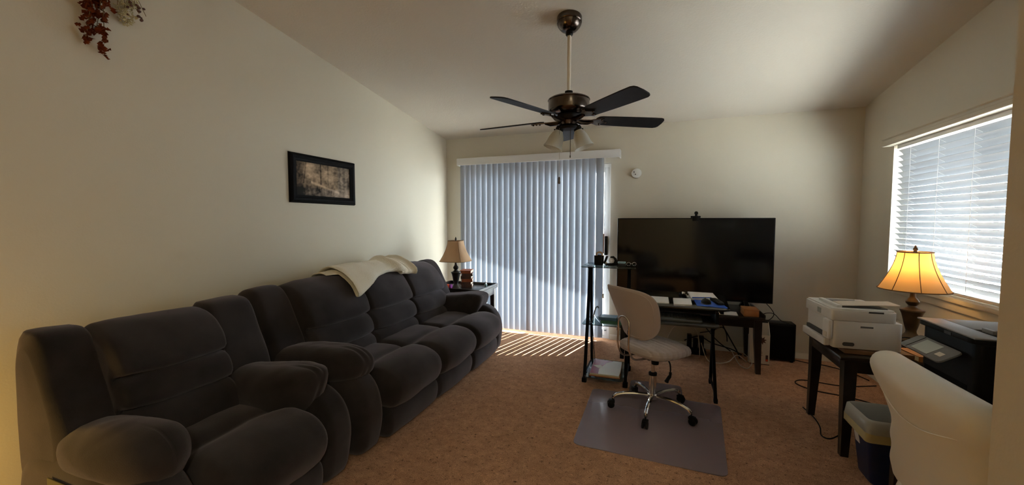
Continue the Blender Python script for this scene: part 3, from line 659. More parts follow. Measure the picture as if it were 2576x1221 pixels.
# ------------------------------------------------------------------ picture frame on the left wall
def picture():
    y0, y1, z0, z1 = 2.262, 2.955, 1.515, 1.902; x = XL
    t = thing('picture_frame', 'black framed sepia picture of a woodland bench on the left wall', 'picture', (x, (y0+y1)/2, z0))
    W_ = 0.062; sec = [(0, 0), (0.006, 0.018), (0.016, 0.022), (0.022, 0.026), (0.038, 0.024), (0.046, 0.018), (W_, 0.014), (W_, 0.0)]
    cs = [(y0, z0, 1, 1), (y1, z0, -1, 1), (y1, z1, -1, -1), (y0, z1, 1, -1)]
    vs = []; fs = []; k = len(sec)
    for (y, z, sy, sz) in cs:
        for u, hgt in sec: vs.append((x+0.001+hgt, y+sy*u, z+sz*u))
    for c in range(4):
        for i in range(k-1): a = c*k+i; b_ = ((c+1) % 4)*k+i; fs.append((a, a+1, b_+1, b_))
    MB().add(vs, fs).obj('frame', m_black, t, world=True, angle=25)
    NX, NZ = 96, 54; iy0, iy1, iz0, iz1 = y0+W_-0.004, y1-W_+0.004, z0+W_-0.004, z1-W_+0.004
    vs = []; fs = []; cols = []
    def col(u, v):
        n1 = noise.fractal(Vector((u*9, v*6, 2.0)), 1.0, 2.0, 4); n2 = noise.fractal(Vector((u*24, v*16, 7.0)), 1.0, 2.0, 3)
        L = 0.28+0.17*n1+0.13*n2
        L += 0.34*math.exp(-(((u-0.23)/0.08)**2+((v-0.80)/0.20)**2)) + 0.22*math.exp(-(((u-0.60)/0.11)**2+((v-0.66)/0.22)**2)) + 0.14*math.exp(-(((u-0.36)/0.12)**2+((v-0.62)/0.15)**2))
        L -= 0.26*max(0, min(1, (0.16-u)/0.1+0.2))*(0.5+0.5*n1)
        L -= 0.22*max(0, min(1, (0.34-v+0.0*u)/0.16))*max(0, 1-u/0.75)
        for uu, ww in ((0.43, 0.010), (0.165-(0.8-v)*0.08, 0.006), (0.56, 0.004)):
            L -= 0.26*math.exp(-((u-uu)/ww)**2)*(1 if v > 0.36 else 0)
        pv = 0.42-(u-0.26)*0.50
        if 0.26 < u < 0.78: L += 0.34*math.exp(-((v-pv)/0.035)**2)
        if 0.38 < u < 0.70 and pv-0.15 < v < pv-0.03: L += 0.07*(1 if int(u*46) % 2 else 0)
        if u > 0.68 and v < 0.28: L += 0.20*(1 if v < 0.12+0.3*(u-0.68) else 0.4)
        if u > 0.76: L += 0.16*(0.5+0.5*math.sin(u*70))*(1-abs(v-0.5))-0.06  # glass reflection painted into the print as greyish vertical strips
        L = max(0.03, min(0.95, 0.30+(L-0.26)*1.35)); bl = 0.25 if (u > 0.76 or v < 0.25) else 0.0
        r, g, b_ = L*0.80, L*0.60, L*0.42
        gmix = (r+g+b_)/3; return (r+(gmix-r)*bl, g+(gmix-g)*bl, b_+(gmix*1.05-b_)*bl, 1)
    for j in range(NZ+1):
        for i in range(NX+1): vs.append((x+0.006, iy0+(iy1-iy0)*i/NX, iz0+(iz1-iz0)*j/NZ)); cols.append(col(i/NX, j/NZ))
    for j in range(NZ):
        for i in range(NX): a = j*(NX+1)+i; fs.append((a, a+1, a+NX+2, a+NX+1))
    mp = bpy.data.materials.new('sepia_print'); mp.use_nodes = True; nt = mp.node_tree; bs = nt.nodes['Principled BSDF']; bs.inputs['Roughness'].default_value = 0.7; bs.inputs['Specular IOR Level'].default_value = 0.15
    at = nt.nodes.new('ShaderNodeAttribute'); at.attribute_name = 'print'; nt.links.new(at.outputs['Color'], bs.inputs['Base Color'])
    o = MB().add(vs, fs).obj('print', mp, t, world=True)
    ca = o.data.color_attributes.new('print', 'FLOAT_COLOR', 'POINT')
    for i, c in enumerate(cols): ca.data[i].color = (c[0]**1.15, c[1]**1.15, c[2]**1.15, 1)
    # backing keeps it closed against the wall
    MB().bx(x+0.0005, x+0.0045, y0+0.02, y1-0.02, z0+0.02, z1-0.02).obj('backing', m_black, t, world=True)
picture()

# ------------------------------------------------------------------ smoke detector on the back wall
t = thing('smoke_detector', 'small round white detector on the wall right of the patio door', 'detector', (-0.240, YB, 1.903))
X = Matrix.Translation((0, 0, 0)) @ Matrix.Rotation(PI/2, 4, 'X')
MB().lathe([(0, 0), (0.055, 0), (0.055, 0.022), (0.050, 0.028), (0, 0.028)], n=36, X=X).obj('mount', m_wall, t)
MB().lathe([(0, 0.0285), (0.050, 0.0285), (0.052, 0.040), (0.048, 0.050), (0.040, 0.053), (0, 0.054)], n=36, X=X).obj('cover', m_white, t)
for dx, dz in ((-0.026, 0.012), (-0.012, -0.014)):
    MB().cyl((dx, -0.0525, dz), (dx, -0.0558, dz), 0.0062, n=12).obj('sensor_hole', m_gasket, t)

# ------------------------------------------------------------------ ceiling fan
FX, FY = -0.578, 2.66
fan = thing('ceiling_fan', 'dark bronze five-blade ceiling fan with two frosted lamp shades', 'fan', (FX, FY, zc(FY)))
zt = zc(FY)
tilt = Matrix.Translation((FX, FY, zt)) @ Matrix.Rotation(-math.atan(SL), 4, 'X')
MB().lathe([(0, 0.0), (0.080, 0.0), (0.082, -0.004), (0.082, -0.036), (0.078, -0.040), (0.080, -0.046), (0.074, -0.060), (0.058, -0.080), (0.036, -0.092), (0.0, -0.096)], n=40, X=tilt).obj('canopy', m_bronze, fan, world=True)
MB().lathe([(0, -0.085), (0.024, -0.085), (0.024, -0.112), (0.018, -0.120), (0, -0.120)], (FX, FY, zt), n=20).obj('ball_joint', m_plastic, fan, world=True)
MB().cyl((FX, FY, zt-0.115), (FX, FY, 2.225), 0.0125, n=18).obj('downrod', m_rod, fan, world=True)
MB().lathe([(0, 0.03), (0.026, 0.03), (0.028, 0.0), (0.0, 0.0)], (FX, FY, 2.205), n=20).obj('yoke_cover', m_plastic, fan, world=True)
MB().lathe([(0, 0.115), (0.03, 0.113), (0.09, 0.104), (0.125, 0.096), (0.138, 0.088), (0.140, 0.082), (0.136, 0.078), (0.136, 0.020), (0.132, 0.010), (0.118, 0.0), (0.09, -0.012), (0, -0.014)], (FX, FY, 2.092), n=48).obj('motor_housing', m_bronze, fan, world=True)
MB().lathe([(0, 0.0), (0.075, 0.0), (0.078, -0.012), (0.070, -0.030), (0, -0.030)], (FX, FY, 2.078), n=36).obj('flywheel', m_plastic, fan, world=True)
MB().lathe([(0, 0.012), (0.050, 0.012), (0.052, 0.0), (0.052, -0.022), (0.046, -0.030), (0.030, -0.036), (0, -0.038)], (FX, FY, 2.036), n=32).obj('switch_housing', m_bronze, fan, world=True)
MB().lathe([(0, 0.0), (0.058, 0.0), (0.064, -0.008), (0.058, -0.020), (0.02, -0.03), (0, -0.030)], (FX, FY, 2.004), n=32).obj('light_plate', m_plastic, fan, world=True)
def blade_mesh():
    m = MB(); L0, L1 = 0.20, 0.665; vs = []; fs = []; out = []
    N = 14
    pts = [(L0, -0.050), (L0+0.02, -0.056), (0.40, -0.064), (0.56, -0.068), (0.635, -0.068), (0.655, -0.060), (0.664, -0.045), (0.668, 0.0), (0.664, 0.045), (0.655, 0.060), (0.635, 0.068), (0.56, 0.068), (0.40, 0.064), (L0+0.02, 0.056), (L0, 0.050), (L0-0.012, 0.03), (L0-0.016, 0), (L0-0.012, -0.03)]
    return m.prism(pts, -0.0035, 0.0035)
def iron_mesh():
    m = MB(); th = 0.004
    m.prism([(0.055, -0.017), (0.10, -0.014), (0.15, -0.016), (0.19, -0.036), (0.215, -0.050), (0.235, -0.045), (0.225, -0.026), (0.245, -0.010), (0.275, 0.0), (0.245, 0.010), (0.225, 0.026), (0.235, 0.045), (0.215, 0.050), (0.19, 0.036), (0.15, 0.016), (0.10, 0.014), (0.055, 0.017)], -0.0120, -0.0045)
    m.tube([(0.045, 0, -0.008), (0.085, 0, -0.022), (0.13, 0, -0.022), (0.17, 0, -0.010)], [0.011, 0.013, 0.012, 0.008], 8)
    for a, c in ((0.222, -0.03), (0.222, 0.03), (0.258, 0.0)): m.ell((a, c, -0.014), (0.008, 0.008, 0.005), 10)
    return m
bl0 = blade_mesh().obj('blade', m_blade, fan); ir0 = iron_mesh().obj('blade_iron', m_bronze, fan)
for k in range(5):
    a = math.radians(29.5+72*k)
    bo = bl0 if k == 0 else inst(bl0, parent=fan); io = ir0 if k == 0 else inst(ir0, parent=fan)
    E_ = (Matrix.Rotation(a, 3, 'Z') @ Matrix.Rotation(math.radians(-13), 3, 'X')).to_euler()
    for o in (bo, io): o.location = (0, 0, 2.052-zt); o.rotation_euler = E_
toc = Vector((-FX, -FY, 0)).normalized(); side = Vector((toc.y, -toc.x, 0))  # towards the camera and to its left
for sgn in (1, -1):
    d = (side*sgn*0.93+toc*0.10).normalized()
    ax = (d*0.34+Vector((0, 0, -0.94))).normalized()
    if (rt.dot(d)) < 0: pass
    p0 = Vector((FX, FY, 2.012))+d*0.050
    ar = MB(); ar.tube(spline([Vector((FX, FY, 2.006))+d*0.03, p0+Vector((0, 0, 0.0)), p0+ax*0.03], 5), 0.012, 10)
    ar.lathe([(0, 0), (0.024, 0.0), (0.027, 0.010), (0.027, 0.030), (0, 0.030)], n=24, X=along(p0+ax*0.010, p0+ax))
    ar.ell(p0+ax*0.03+d*0.032, (0.006, 0.006, 0.006), 8)
    fo = ar.obj('light_arm', m_plastic, fan, world=True)
    pr = [(0.028, 0.0), (0.031, 0.006), (0.041, 0.022), (0.050, 0.040), (0.056, 0.058), (0.059, 0.076), (0.062, 0.094), (0.067, 0.110), (0.075, 0.124), (0.073, 0.125), (0.064, 0.110), (0.059, 0.094), (0.056, 0.076), (0.053, 0.058), (0.047, 0.041), (0.038, 0.023), (0.028, 0.007), (0.025, 0.001)]
    MB().lathe([(r*0.9, z) for r, z in pr], n=36, X=along(p0+ax*0.036, p0+ax), cap=False).obj('glass_shade', m_frost, fo, world=True, angle=60)
    MB().ell(p0+ax*0.095, (0.024, 0.024, 0.028), 12).obj('bulb', m_white, fo, world=True)
ch = MB(); pc = Vector((-0.626, 2.60, 0)); ch.tube([(pc.x, pc.y, 1.985), (pc.x, pc.y, 1.665)], 0.0012, 5); ch.obj('pull_chain', m_chrome, fan, world=True)
MB().lathe([(0, 0), (0.004, 0.0), (0.0075, -0.008), (0.007, -0.025), (0.009, -0.040), (0.006, -0.046), (0, -0.046)], (pc.x, pc.y, 1.665), n=12).obj('chain_pendant', m_bronze, fan, world=True)
MB().tube([(-0.553, 2.60, 1.985), (-0.553, 2.60, 1.80)], 0.0022, 6).ell((-0.553, 2.60, 1.795), (0.004, 0.004, 0.010), 8).obj('pull_chain', m_bronze, fan, world=True)

# ------------------------------------------------------------------ hanging dried flowers, upper left
hang = thing('dried_flower_swag', 'dried red leaves and cream flowers hanging high on the left wall', 'flowers', (XL+0.06, 1.25, 2.75))
q = MB()
for (ya, yb_, zb) in ((1.17, 1.195, 2.25), (1.16, 1.13, 2.26), (1.19, 1.17, 2.32)): q.tube(spline([(XL+0.05, ya, 2.8), (XL+0.06, (ya+yb_)/2+0.01, 2.5), (XL+0.05, yb_, zb)], 6), 0.0018, 5)
for k in range(5): q.tube(spline([(XL+0.05, 1.24, 2.8), (XL+0.06, 1.26+0.012*k, 2.6), (XL+0.06, 1.25+0.03*k, 2.46)], 6), 0.0014, 5)
q.tube([(XL+0.03, 1.12, 2.79), (XL+0.05, 1.24, 2.80), (XL+0.03, 1.36, 2.79)], 0.006, 8); q.bx(XL, XL+0.05, 1.235, 1.245, 2.795, 2.81)
q.obj('stem', m_stem, hang, world=True)
def leaf_mesh(L=0.033):
    m = MB(); vs = [(0, 0, 0), (0.30*L, 0.38*L, 0.10*L), (0.52*L, 0.20*L, 0.02*L), (0.72*L, 0.42*L, 0.12*L), (1.0*L, 0.02*L, -0.08*L), (0.70*L, -0.40*L, 0.10*L), (0.5*L, -0.22*L, 0.03*L), (0.28*L, -0.40*L, 0.12*L)]
    t = 0.0012; n = len(vs); v2 = vs+[(x, y, z-t) for x, y, z in vs]
    fs = [tuple(range(n)), tuple(range(2*n-1, n-1, -1))]+[(i, n+i, n+(i+1) % n, (i+1) % n) for i in range(n)]
    return m.add(v2, fs)
lf = leaf_mesh(); l0 = None; rl = random.Random(3)
def put(o, yy, z, sc, xo=None):
    o.location = (rl.uniform(-0.045, 0.02) if xo is None else xo, yy-1.25, z-2.75); o.rotation_euler = (rl.uniform(0, 6.28), rl.uniform(0, 6.28), rl.uniform(0, 6.28)); o.scale = (sc, sc, sc)
for k in range(200):
    if l0 is None: l0 = lf.obj('leaf', m_leaf, hang, angle=20); o = l0
    else: o = inst(l0, parent=hang)
    u = rl.random()
    z = 2.29+0.28*u**0.9 if k < 156 else None
    if z is not None: yy = 1.168+rl.uniform(-1, 1)*(0.022+0.034*min(1, u*2.0))
    elif k < 178: v = (k-156)/22; z = 2.19+0.15*v; yy = 1.196-0.010*v+rl.uniform(-0.012, 0.012)
    else: v = (k-178)/22; z = 2.235+0.09*v; yy = 1.142-0.014*v+rl.uniform(-0.012, 0.012)
    put(o, yy, z, rl.uniform(0.65, 1.15))
fl0 = None
for k in range(60):
    if fl0 is None:
        q = MB()
        for j in range(7):
            a = rl.uniform(0, 6.28); q.tube([(0, 0, 0), (0.008*math.cos(a), 0.008*math.sin(a), rl.uniform(-0.012, 0.004))], [0.0012, 0.0026], 5)
        fl0 = q.obj('dried_flower', m_cream_leaf, hang); o = fl0
    else: o = inst(fl0, parent=hang)
    z = 2.395+0.13*rl.random(); put(o, 1.297+rl.uniform(-0.045, 0.045)*(0.6+2.0*(z-2.39)), z, rl.uniform(0.8, 1.5))
sd0 = None
for k in range(14):
    if sd0 is None: sd0 = MB().ell((0, 0, 0), (0.0065, 0.0065, 0.0075), 8).obj('seed_head', m_darkprint, hang); o = sd0
    else: o = inst(sd0, parent=hang)
    put(o, 1.315+rl.uniform(-0.035, 0.04), 2.405+0.10*rl.random(), rl.uniform(0.7, 1.2), xo=0.022)

# ------------------------------------------------------------------ computer desk
desk = thing('computer_desk', 'black computer desk with glass shelf tower on its left', 'desk', (0.0, 3.5, 0))
MB().prism([(-0.24, 3.10), (0.44, 3.10), (0.485, 3.14), (0.53, 3.70), (0.49, 3.765), (-0.24, 3.765)], 0.735, 0.750, 0.003).obj('desktop', m_tglass_dark, desk, world=True)
MB().prism([(-0.20, 2.985), (0.38, 2.985), (0.405, 3.01), (0.41, 3.32), (-0.20, 3.32)], 0.638, 0.653, 0.004).obj('keyboard_tray', m_darkgrey, desk, world=True)
q = MB(); q.bx(-0.15, 0.40, 3.105, 3.117, 0.715, 0.7345); q.bx(-0.20, -0.185, 3.05, 3.55, 0.654, 0.7345); q.bx(0.385, 0.405, 3.06, 3.55, 0.654, 0.7345)
q.obj('tray_rail', m_black, desk, world=True)
def sqbar(m, a, b, w=0.025, d=0.03):
    a = Vector(a); b = Vector(b); dz = (b-a).normalized(); ux = Vector((1, 0, 0)); ux = (ux-dz*ux.dot(dz)).normalized(); uy = dz.cross(ux)
    vs = [p+ux*i*w/2+uy*j*d/2 for p in (a, b) for i, j in ((-1, -1), (1, -1), (1, 1), (-1, 1))]
    return m.add(vs, [(0, 1, 2, 3), (4, 5, 6, 7)]+[(j, (j+1) % 4, 4+(j+1) % 4, 4+j) for j in range(4)])
def side_frame(x, nm, top, apex=None):
    m = MB()
    if apex:  # right side: one post that splits into two feet
        sqbar(m, (x, 3.57, 0.49), (x+0.005, 3.50, 0.735)); sqbar(m, (x-0.005, 3.285, 0.02), (x-0.005, 3.58, 0.50), 0.022, 0.028); sqbar(m, (x+0.003, 3.68, 0.02), (x, 3.57, 0.50), 0.022, 0.028)
        m.bx(x-0.018, x+0.010, 3.265, 3.305, 0.0, 0.035, 0.005); m.bx(x-0.010, x+0.016, 3.66, 3.70, 0.0, 0.035, 0.005); sqbar(m, (x, 3.30, 0.05), (x, 3.67, 0.05), 0.012, 0.02)
        sqbar(m, (x, 3.12, 0.725), (x, 3.72, 0.725), 0.022, 0.020)
    else:
        sqbar(m, (x, 3.345, 0.02), (x-0.0, 3.60, top-0.01), 0.024, 0.030); sqbar(m, (x, 3.74, 0.02), (x, 3.66, top-0.01), 0.020, 0.026)
        m.bx(x-0.02, x+0.02, 3.32, 3.37, 0.0, 0.04, 0.006); m.bx(x-0.018, x+0.018, 3.715, 3.76, 0.0, 0.04, 0.006)
        sqbar(m, (x, 3.35, 0.06), (x, 3.74, 0.06), 0.016, 0.022)
    return m.obj(nm, m_black, desk, world=True)
side_frame(-0.572, 'side_frame', 0.97); side_frame(-0.235, 'side_frame', 0.97); side_frame(0.432, 'side_frame', 0.73, True)
m_edge = mat('shelf_edge', (0.02, 0.03, 0.03), 0.2)
def shelf(x0, x1, y0, y1, z):
    o = MB().prism([(x0+0.012, y0), (x1-0.012, y0), (x1, y0+0.012), (x1, y1), (x0, y1), (x0, y0+0.012)], z-0.006, z, 0.001).obj('glass_shelf', m_tglass, desk, world=True)
    MB().bx(x0+0.012, x1-0.012, y0-0.0015, y0-0.0002, z-0.006, z).obj('front_edge', m_edge, o, world=True)
shelf(-0.625, -0.165, 3.40, 3.78, 0.982); shelf(-0.62, -0.21, 3.46, 3.78, 0.470); shelf(-0.56, -0.25, 3.25, 3.72, 0.082)
q = MB()
for x, z in ((-0.572, 0.976), (-0.235, 0.976), (-0.572, 0.464), (-0.235, 0.464)): q.bx(x-0.022, x+0.022, 3.585, 3.625, z-0.028, z-0.0005, 0.004)
q.obj('shelf_bracket', m_black, desk, world=True)
q = MB()
for k in range(3): q.tube([(-0.556+0.010*k, 3.70, 0.085), (-0.565+0.003*k, 3.63+0.01*k, 0.46)], 0.0028, 6)
q.obj('bracing_rod', m_black, desk, world=True)
GP = 'papers on the computer desk'
def sheet(name, label, pts, z, h, m, group=None, cat='paper'):
    return tag(MB().prism(pts, z, z+h).obj(name, m), label, cat, group)
ZD = 0.7505
sheet('document', 'white ruled document on the desk beside the chair back', [(-0.05, 3.185), (0.085, 3.185), (0.083, 3.44), (-0.05, 3.44)], ZD, 0.006, m_paper, GP)
sheet('notepad', 'small white notepad near the front of the desk, left of the mouse', [(0.115, 3.135), (0.24, 3.155), (0.247, 3.405), (0.118, 3.385)], ZD, 0.012, m_paper, GP, 'notepad')
bd = thing('ring_binder', 'open white binder page at the back of the desk behind the mouse pad', 'binder', (0.345, 3.58, ZD))
MB().prism([(0.235, 3.425), (0.455, 3.425), (0.448, 3.735), (0.222, 3.735)], ZD, ZD+0.004).obj('binder_cover', m_white, bd, world=True)
MB().prism([(0.25, 3.43), (0.445, 3.43), (0.44, 3.725), (0.245, 3.725)], ZD+0.0042, ZD+0.014).obj('page_block', m_paper, bd, world=True)
MB().cyl((0.232, 3.45, ZD+0.016), (0.225, 3.72, ZD+0.016), 0.012, n=12).obj('binder_ring', m_chrome, bd, world=True)
tag(MB().prism([(0.275, 3.185), (0.47, 3.155), (0.475, 3.17), (0.445, 3.405), (0.435, 3.41), (0.27, 3.415)], ZD, ZD+0.003).obj('mouse_pad', m_blue), 'royal blue mouse pad on the desk', 'mouse pad')
ms = thing('mouse', 'dark computer mouse on the blue pad', 'mouse', (0.345, 3.29, ZD+0.0031), 0.1)
def dome(a, b, h, n=20, z0=0.0):
    m = MB(); pr = [(0, z0)]+[(1, z0)]+[(math.cos(PI/2*k/8), z0+(h-z0)*math.sin(PI/2*k/8)) for k in range(9)]
    vs = []; fs = []
    for r, z in pr[1:]:
        for j in range(n): t_ = 2*PI*j/n; vs.append((a*r*math.cos(t_), b*r*math.sin(t_), z))
    L = len(pr)-1
    for i in range(L-1):
        for j in range(n): fs.append((i*n+j, i*n+(j+1) % n, (i+1)*n+(j+1) % n, (i+1)*n+j))
    fs.append(tuple(range(n))); return m.add(vs, fs)
dome(0.034, 0.055, 0.036, z0=0.006).obj('mouse_body', m_plastic, ms); dome(0.036, 0.057, 0.006).obj('mouse_skirt', m_greyplastic, ms)['label'] = 'grey lower skirt'
MB().cyl((-0.004, 0.03, 0.032), (0.004, 0.03, 0.032), 0.008, n=12).obj('scroll_wheel', m_darkgrey, ms)
rm = thing('remote_control', 'black remote control lying on the mouse pad, right of the mouse', 'remote', (0.425, 3.345, ZD+0.0031), 0.16)
MB().bx(-0.023, 0.023, -0.10, 0.10, 0, 0.020, 0.006).obj('remote_body', m_plastic, rm)
kb_ = MB()
for i in range(3):
    for j in range(7): kb_.bx(-0.016+0.0125*i, -0.008+0.0125*i, -0.085+0.022*j, -0.073+0.022*j, 0.0195, 0.0225)
kb_.obj('buttons', m_darkgrey, rm)
tag(MB().tube([(0.26, 3.42, ZD+0.0185), (0.40, 3.46, ZD+0.0185)], 0.004, 8).obj('pen', m_blue), 'blue pen lying across the binder page', 'pen')
st = thing('paper_clamp', 'small dark metal gadget left of the binder on the desk', 'stapler', (0.195, 3.60, ZD), 0.2)
MB().bx(-0.015, 0.015, -0.05, 0.05, 0, 0.012, 0.003).obj('base', m_plastic, st)
MB().prism([(-0.05, 0.012), (0.05, 0.012), (0.05, 0.022), (-0.035, 0.038), (-0.05, 0.034)], -0.012, 0.012, 0.003, axis='X').obj('lever', m_chrome, st)
# keyboard
kd = thing('keyboard', 'black full size keyboard on the desk tray', 'keyboard', (0.07, 3.165, 0.6535), -0.02)
m_kb = mat('keyboard_grey', (0.075, 0.077, 0.075), 0.5)
m_key = mat('key_grey', (0.05, 0.051, 0.05), 0.5)
MB().prism([(-0.24, -0.13), (0.225, -0.13), (0.235, -0.12), (0.235, 0.125), (-0.24, 0.125)], 0, 0.016, 0.004).obj('keyboard_body', m_kb, kd)
key = None
cols_ = [(-0.228+0.0195*i, 0.0165) for i in range(14)]+[(0.062+0.0185*i, 0.0155) for i in range(3)]+[(0.130+0.0215*i, 0.0185) for i in range(4)]
for r in range(6):
    for cxk, wk in cols_:
        if r == 5 and cxk in [c[0] for c in cols_[14:17]] and False: continue
        if 0.06 < cxk < 0.11 and r == 2: continue
        if key is None:
            key = MB().bx(-0.5, 0.5, -0.5, 0.5, 0, 1, 0.12, 1).obj('key', m_key, kd); o = key
        else: o = inst(key, parent=kd)
        o.location = (cxk+wk/2, -0.062+0.0205*r+(0.01 if r == 5 else 0), 0.0162); o.scale = (wk, 0.0165, 0.007)
# top shelf things
ZS = 0.9825
cp = thing('pen_cup', 'black cup holding a roll of tape on the top glass shelf', 'cup', (-0.495, 3.585, ZS))
MB().lathe([(0, 0), (0.036, 0), (0.039, 0.004), (0.040, 0.085), (0.037, 0.085), (0.035, 0.010), (0, 0.010)], n=28, sq=4).obj('cup_body', m_plastic, cp)
MB().lathe([(0.020, -0.008), (0.032, -0.008), (0.032, 0.008), (0.020, 0.008), (0.020, -0.008)], n=24, cap=False, X=Matrix.Translation((0.004, 0.004, 0.088)) @ Matrix.Rotation(PI/2, 4, 'X')).obj('tape_roll', m_tan, cp)
MB().bx(0.032, 0.048, -0.03, 0.03, 0.03, 0.10, 0.004, X=Matrix.Rotation(0.35, 4, 'Y')).obj('ruler', m_plastic, cp)
td = thing('tape_dispenser', 'black arched tape dispenser on the top glass shelf', 'tape dispenser', (-0.385, 3.575, ZS), 0.15)
MB().prism([(-0.05, 0), (0.06, 0), (0.055, 0.022), (0.045, 0.060), (0.020, 0.082), (-0.005, 0.080), (-0.012, 0.070), (0.015, 0.066), (0.026, 0.045), (0.020, 0.022), (-0.045, 0.016)], -0.018, 0.018, 0.002, axis='Y').obj('dispenser_body', m_plastic, td)
MB().lathe([(0.012, -0.009), (0.024, -0.009), (0.024, 0.009), (0.012, 0.009), (0.012, -0.009)], n=20, cap=False, X=Matrix.Translation((0.0, 0, 0.045)) @ Matrix.Rotation(PI/2, 4, 'X')).obj('tape_roll', m_white, td)
MB().bx(-0.052, -0.035, -0.014, 0.014, 0.0162, 0.028, 0.002).obj('cutter', m_chrome, td)
bb = thing('plastic_case', 'pale blue clear plastic case on the top glass shelf', 'case', (-0.30, 3.60, ZS), -0.05)
MB().bx(-0.035, 0.035, -0.03, 0.03, 0, 0.018, 0.004).obj('case_base', m_darkgrey, bb); MB().bx(-0.033, 0.033, -0.028, 0.028, 0.0182, 0.034, 0.005).obj('case_lid', m_cyan, bb)
gl = thing('eyeglasses', 'folded spectacles at the right of the top glass shelf', 'glasses', (-0.222, 3.60, ZS+0.0005), 0.3)
for sx in (-1, 1):
    MB().tube([(sx*0.024+0.017*math.cos(2*PI*k/16), -0.02, 0.017+0.014*math.sin(2*PI*k/16)) for k in range(16)], 0.0022, 6, cyc=True).obj('rim', m_chrome, gl)
MB().tube([(-0.007, -0.02, 0.020), (0.007, -0.02, 0.020)], 0.0018, 5).obj('bridge', m_chrome, gl)
MB().tube([(-0.042, -0.018, 0.019), (-0.040, 0.01, 0.004), (0.03, 0.02, 0.0025)], 0.002, 5).tube([(0.042, -0.018, 0.019), (0.040, 0.016, 0.005), (-0.03, 0.03, 0.0025)], 0.002, 5).obj('temple', m_plastic, gl)
# middle shelf things
bk = book('book', 'green covered book under the blue one on the middle glass shelf', -0.375, 3.60, 0.4705, 0.19, 0.15, 0.022, 0.05, m_greenbook, 'books on the middle glass shelf')
bk = book('book', 'blue covered book on top of the green one, middle glass shelf', -0.41, 3.615, 0.4930, 0.155, 0.12, 0.026, 0.0, m_bluebook, 'books on the middle glass shelf')
cc = thing('cable_clip', 'grey curved plastic piece at the left of the middle glass shelf', 'clip', (-0.545, 3.63, 0.4705))
MB().tube(spline([(0, -0.04, 0.006), (0.0, 0.0, 0.03), (0.015, 0.03, 0.10), (0.03, 0.05, 0.115), (0.035, 0.06, 0.10)], 6), 0.006, 8).obj('clip_body', m_greyplastic, cc)
# lower shelf folder
fo = thing('folder', 'maroon and white folder lying on the lowest desk shelf', 'folder', (-0.405, 3.47, 0.0825), 0.03)
MB().bx(-0.125, 0.125, -0.185, 0.175, 0, 0.006, 0.002).obj('folder_back', m_orange_wood, fo); MB().bx(-0.118, 0.118, -0.175, 0.17, 0.0062, 0.020, 0.001).obj('page_block', m_pages, fo)
MB().prism([(-0.12, -0.18), (0.115, -0.18), (0.123, -0.10), (0.123, 0.165), (-0.12, 0.172)], 0.0202, 0.0225).obj('cover', m_white, fo)
MB().prism([(-0.119, -0.178), (-0.05, -0.178), (-0.055, -0.06), (-0.03, 0.02), (-0.005, 0.10), (0.05, 0.165), (-0.118, 0.171)], 0.0226, 0.0232).obj('cover_print', m_maroon, fo)['label'] = 'maroon printed panel'
MB().prism([(-0.117, 0.01), (-0.06, -0.05), (-0.02, -0.02), (-0.05, 0.03)], 0.0233, 0.0236).obj('print_ray', m_paper, fo)

# ------------------------------------------------------------------ television and its table
TY = 4.37
tv = thing('television', 'large black flat television standing on the low table', 'television', (0.31, TY, 0.5155))
MB().bx(-0.412, 1.032, TY, TY+0.035, 0.585, 1.405, 0.005).obj('tv_body', m_plastic, tv, world=True)
MB().bx(-0.10, 0.70, TY+0.035, TY+0.075, 0.62, 1.10, 0.01).obj('back_housing', m_plastic, tv, world=True)
MB().bx(-0.403, 1.023, TY-0.0015, TY-0.0002, 0.602, 1.396).obj('screen', m_screen, tv, world=True)
for x in (-0.18, 0.80):
    q = MB(); sqbar(q, (x, TY+0.015, 0.60), (x+0.015, TY-0.13, 0.524), 0.035, 0.018); sqbar(q, (x, TY+0.015, 0.60), (x-0.01, TY+0.14, 0.524), 0.035, 0.018); q.obj('tv_foot', m_plastic, tv, world=True)
wc = thing('webcam', 'small black webcam clipped on top of the television', 'webcam', (0.345, TY+0.015, 1.4055))
MB().bx(-0.045, 0.045, -0.022, 0.015, 0, 0.020, 0.005).obj('webcam_body', m_plastic, wc); MB().bx(-0.030, 0.030, -0.0335, -0.0225, -0.030, 0.014, 0.003).obj('mount_clip', m_plastic, wc)
MB().lathe([(0, 0), (0.013, 0), (0.011, 0.014), (0.017, 0.020), (0.017, 0.036), (0.009, 0.045), (0, 0.046)], (0.005, 0, 0.0202), n=18).obj('camera_head', m_plastic, wc)
MB().cyl((0.005, -0.017, 0.048), (0.005, -0.021, 0.048), 0.008, n=12).obj('lens', m_screen, wc)
ob = thing('wooden_box', 'orange brown wooden box on the television table', 'box', (0.795, 4.155, 0.5155), 0.0)
MB().bx(-0.06, 0.06, -0.11, 0.06, 0, 0.055, 0.006).obj('box_body', m_orange_wood, ob); MB().bx(-0.062, 0.062, -0.112, 0.062, 0.0552, 0.064, 0.003).obj('lid', m_orange_wood, ob)
sheet('paper', 'white sheet of paper on the television table', [(0.50, 4.055), (0.69, 4.045), (0.70, 4.20), (0.52, 4.22)], 0.516, 0.004, m_paper)
sb = thing('subwoofer', 'black box speaker on the carpet against the back wall', 'speaker', (1.12, 4.565, 0))
MB().bx(0.985, 1.262, 4.495, 4.64, 0.012, 0.375, 0.006).obj('cabinet', m_plastic, sb, world=True)
MB().bx(1.0, 1.248, 4.483, 4.4945, 0.025, 0.360, 0.004).obj('grille', m_black, sb, world=True)
for x in (1.01, 1.237):
    for y in (4.51, 4.62): MB().cyl((x, y, 0), (x, y, 0.0118), 0.014, n=12).obj('foot', m_black, sb, world=True)
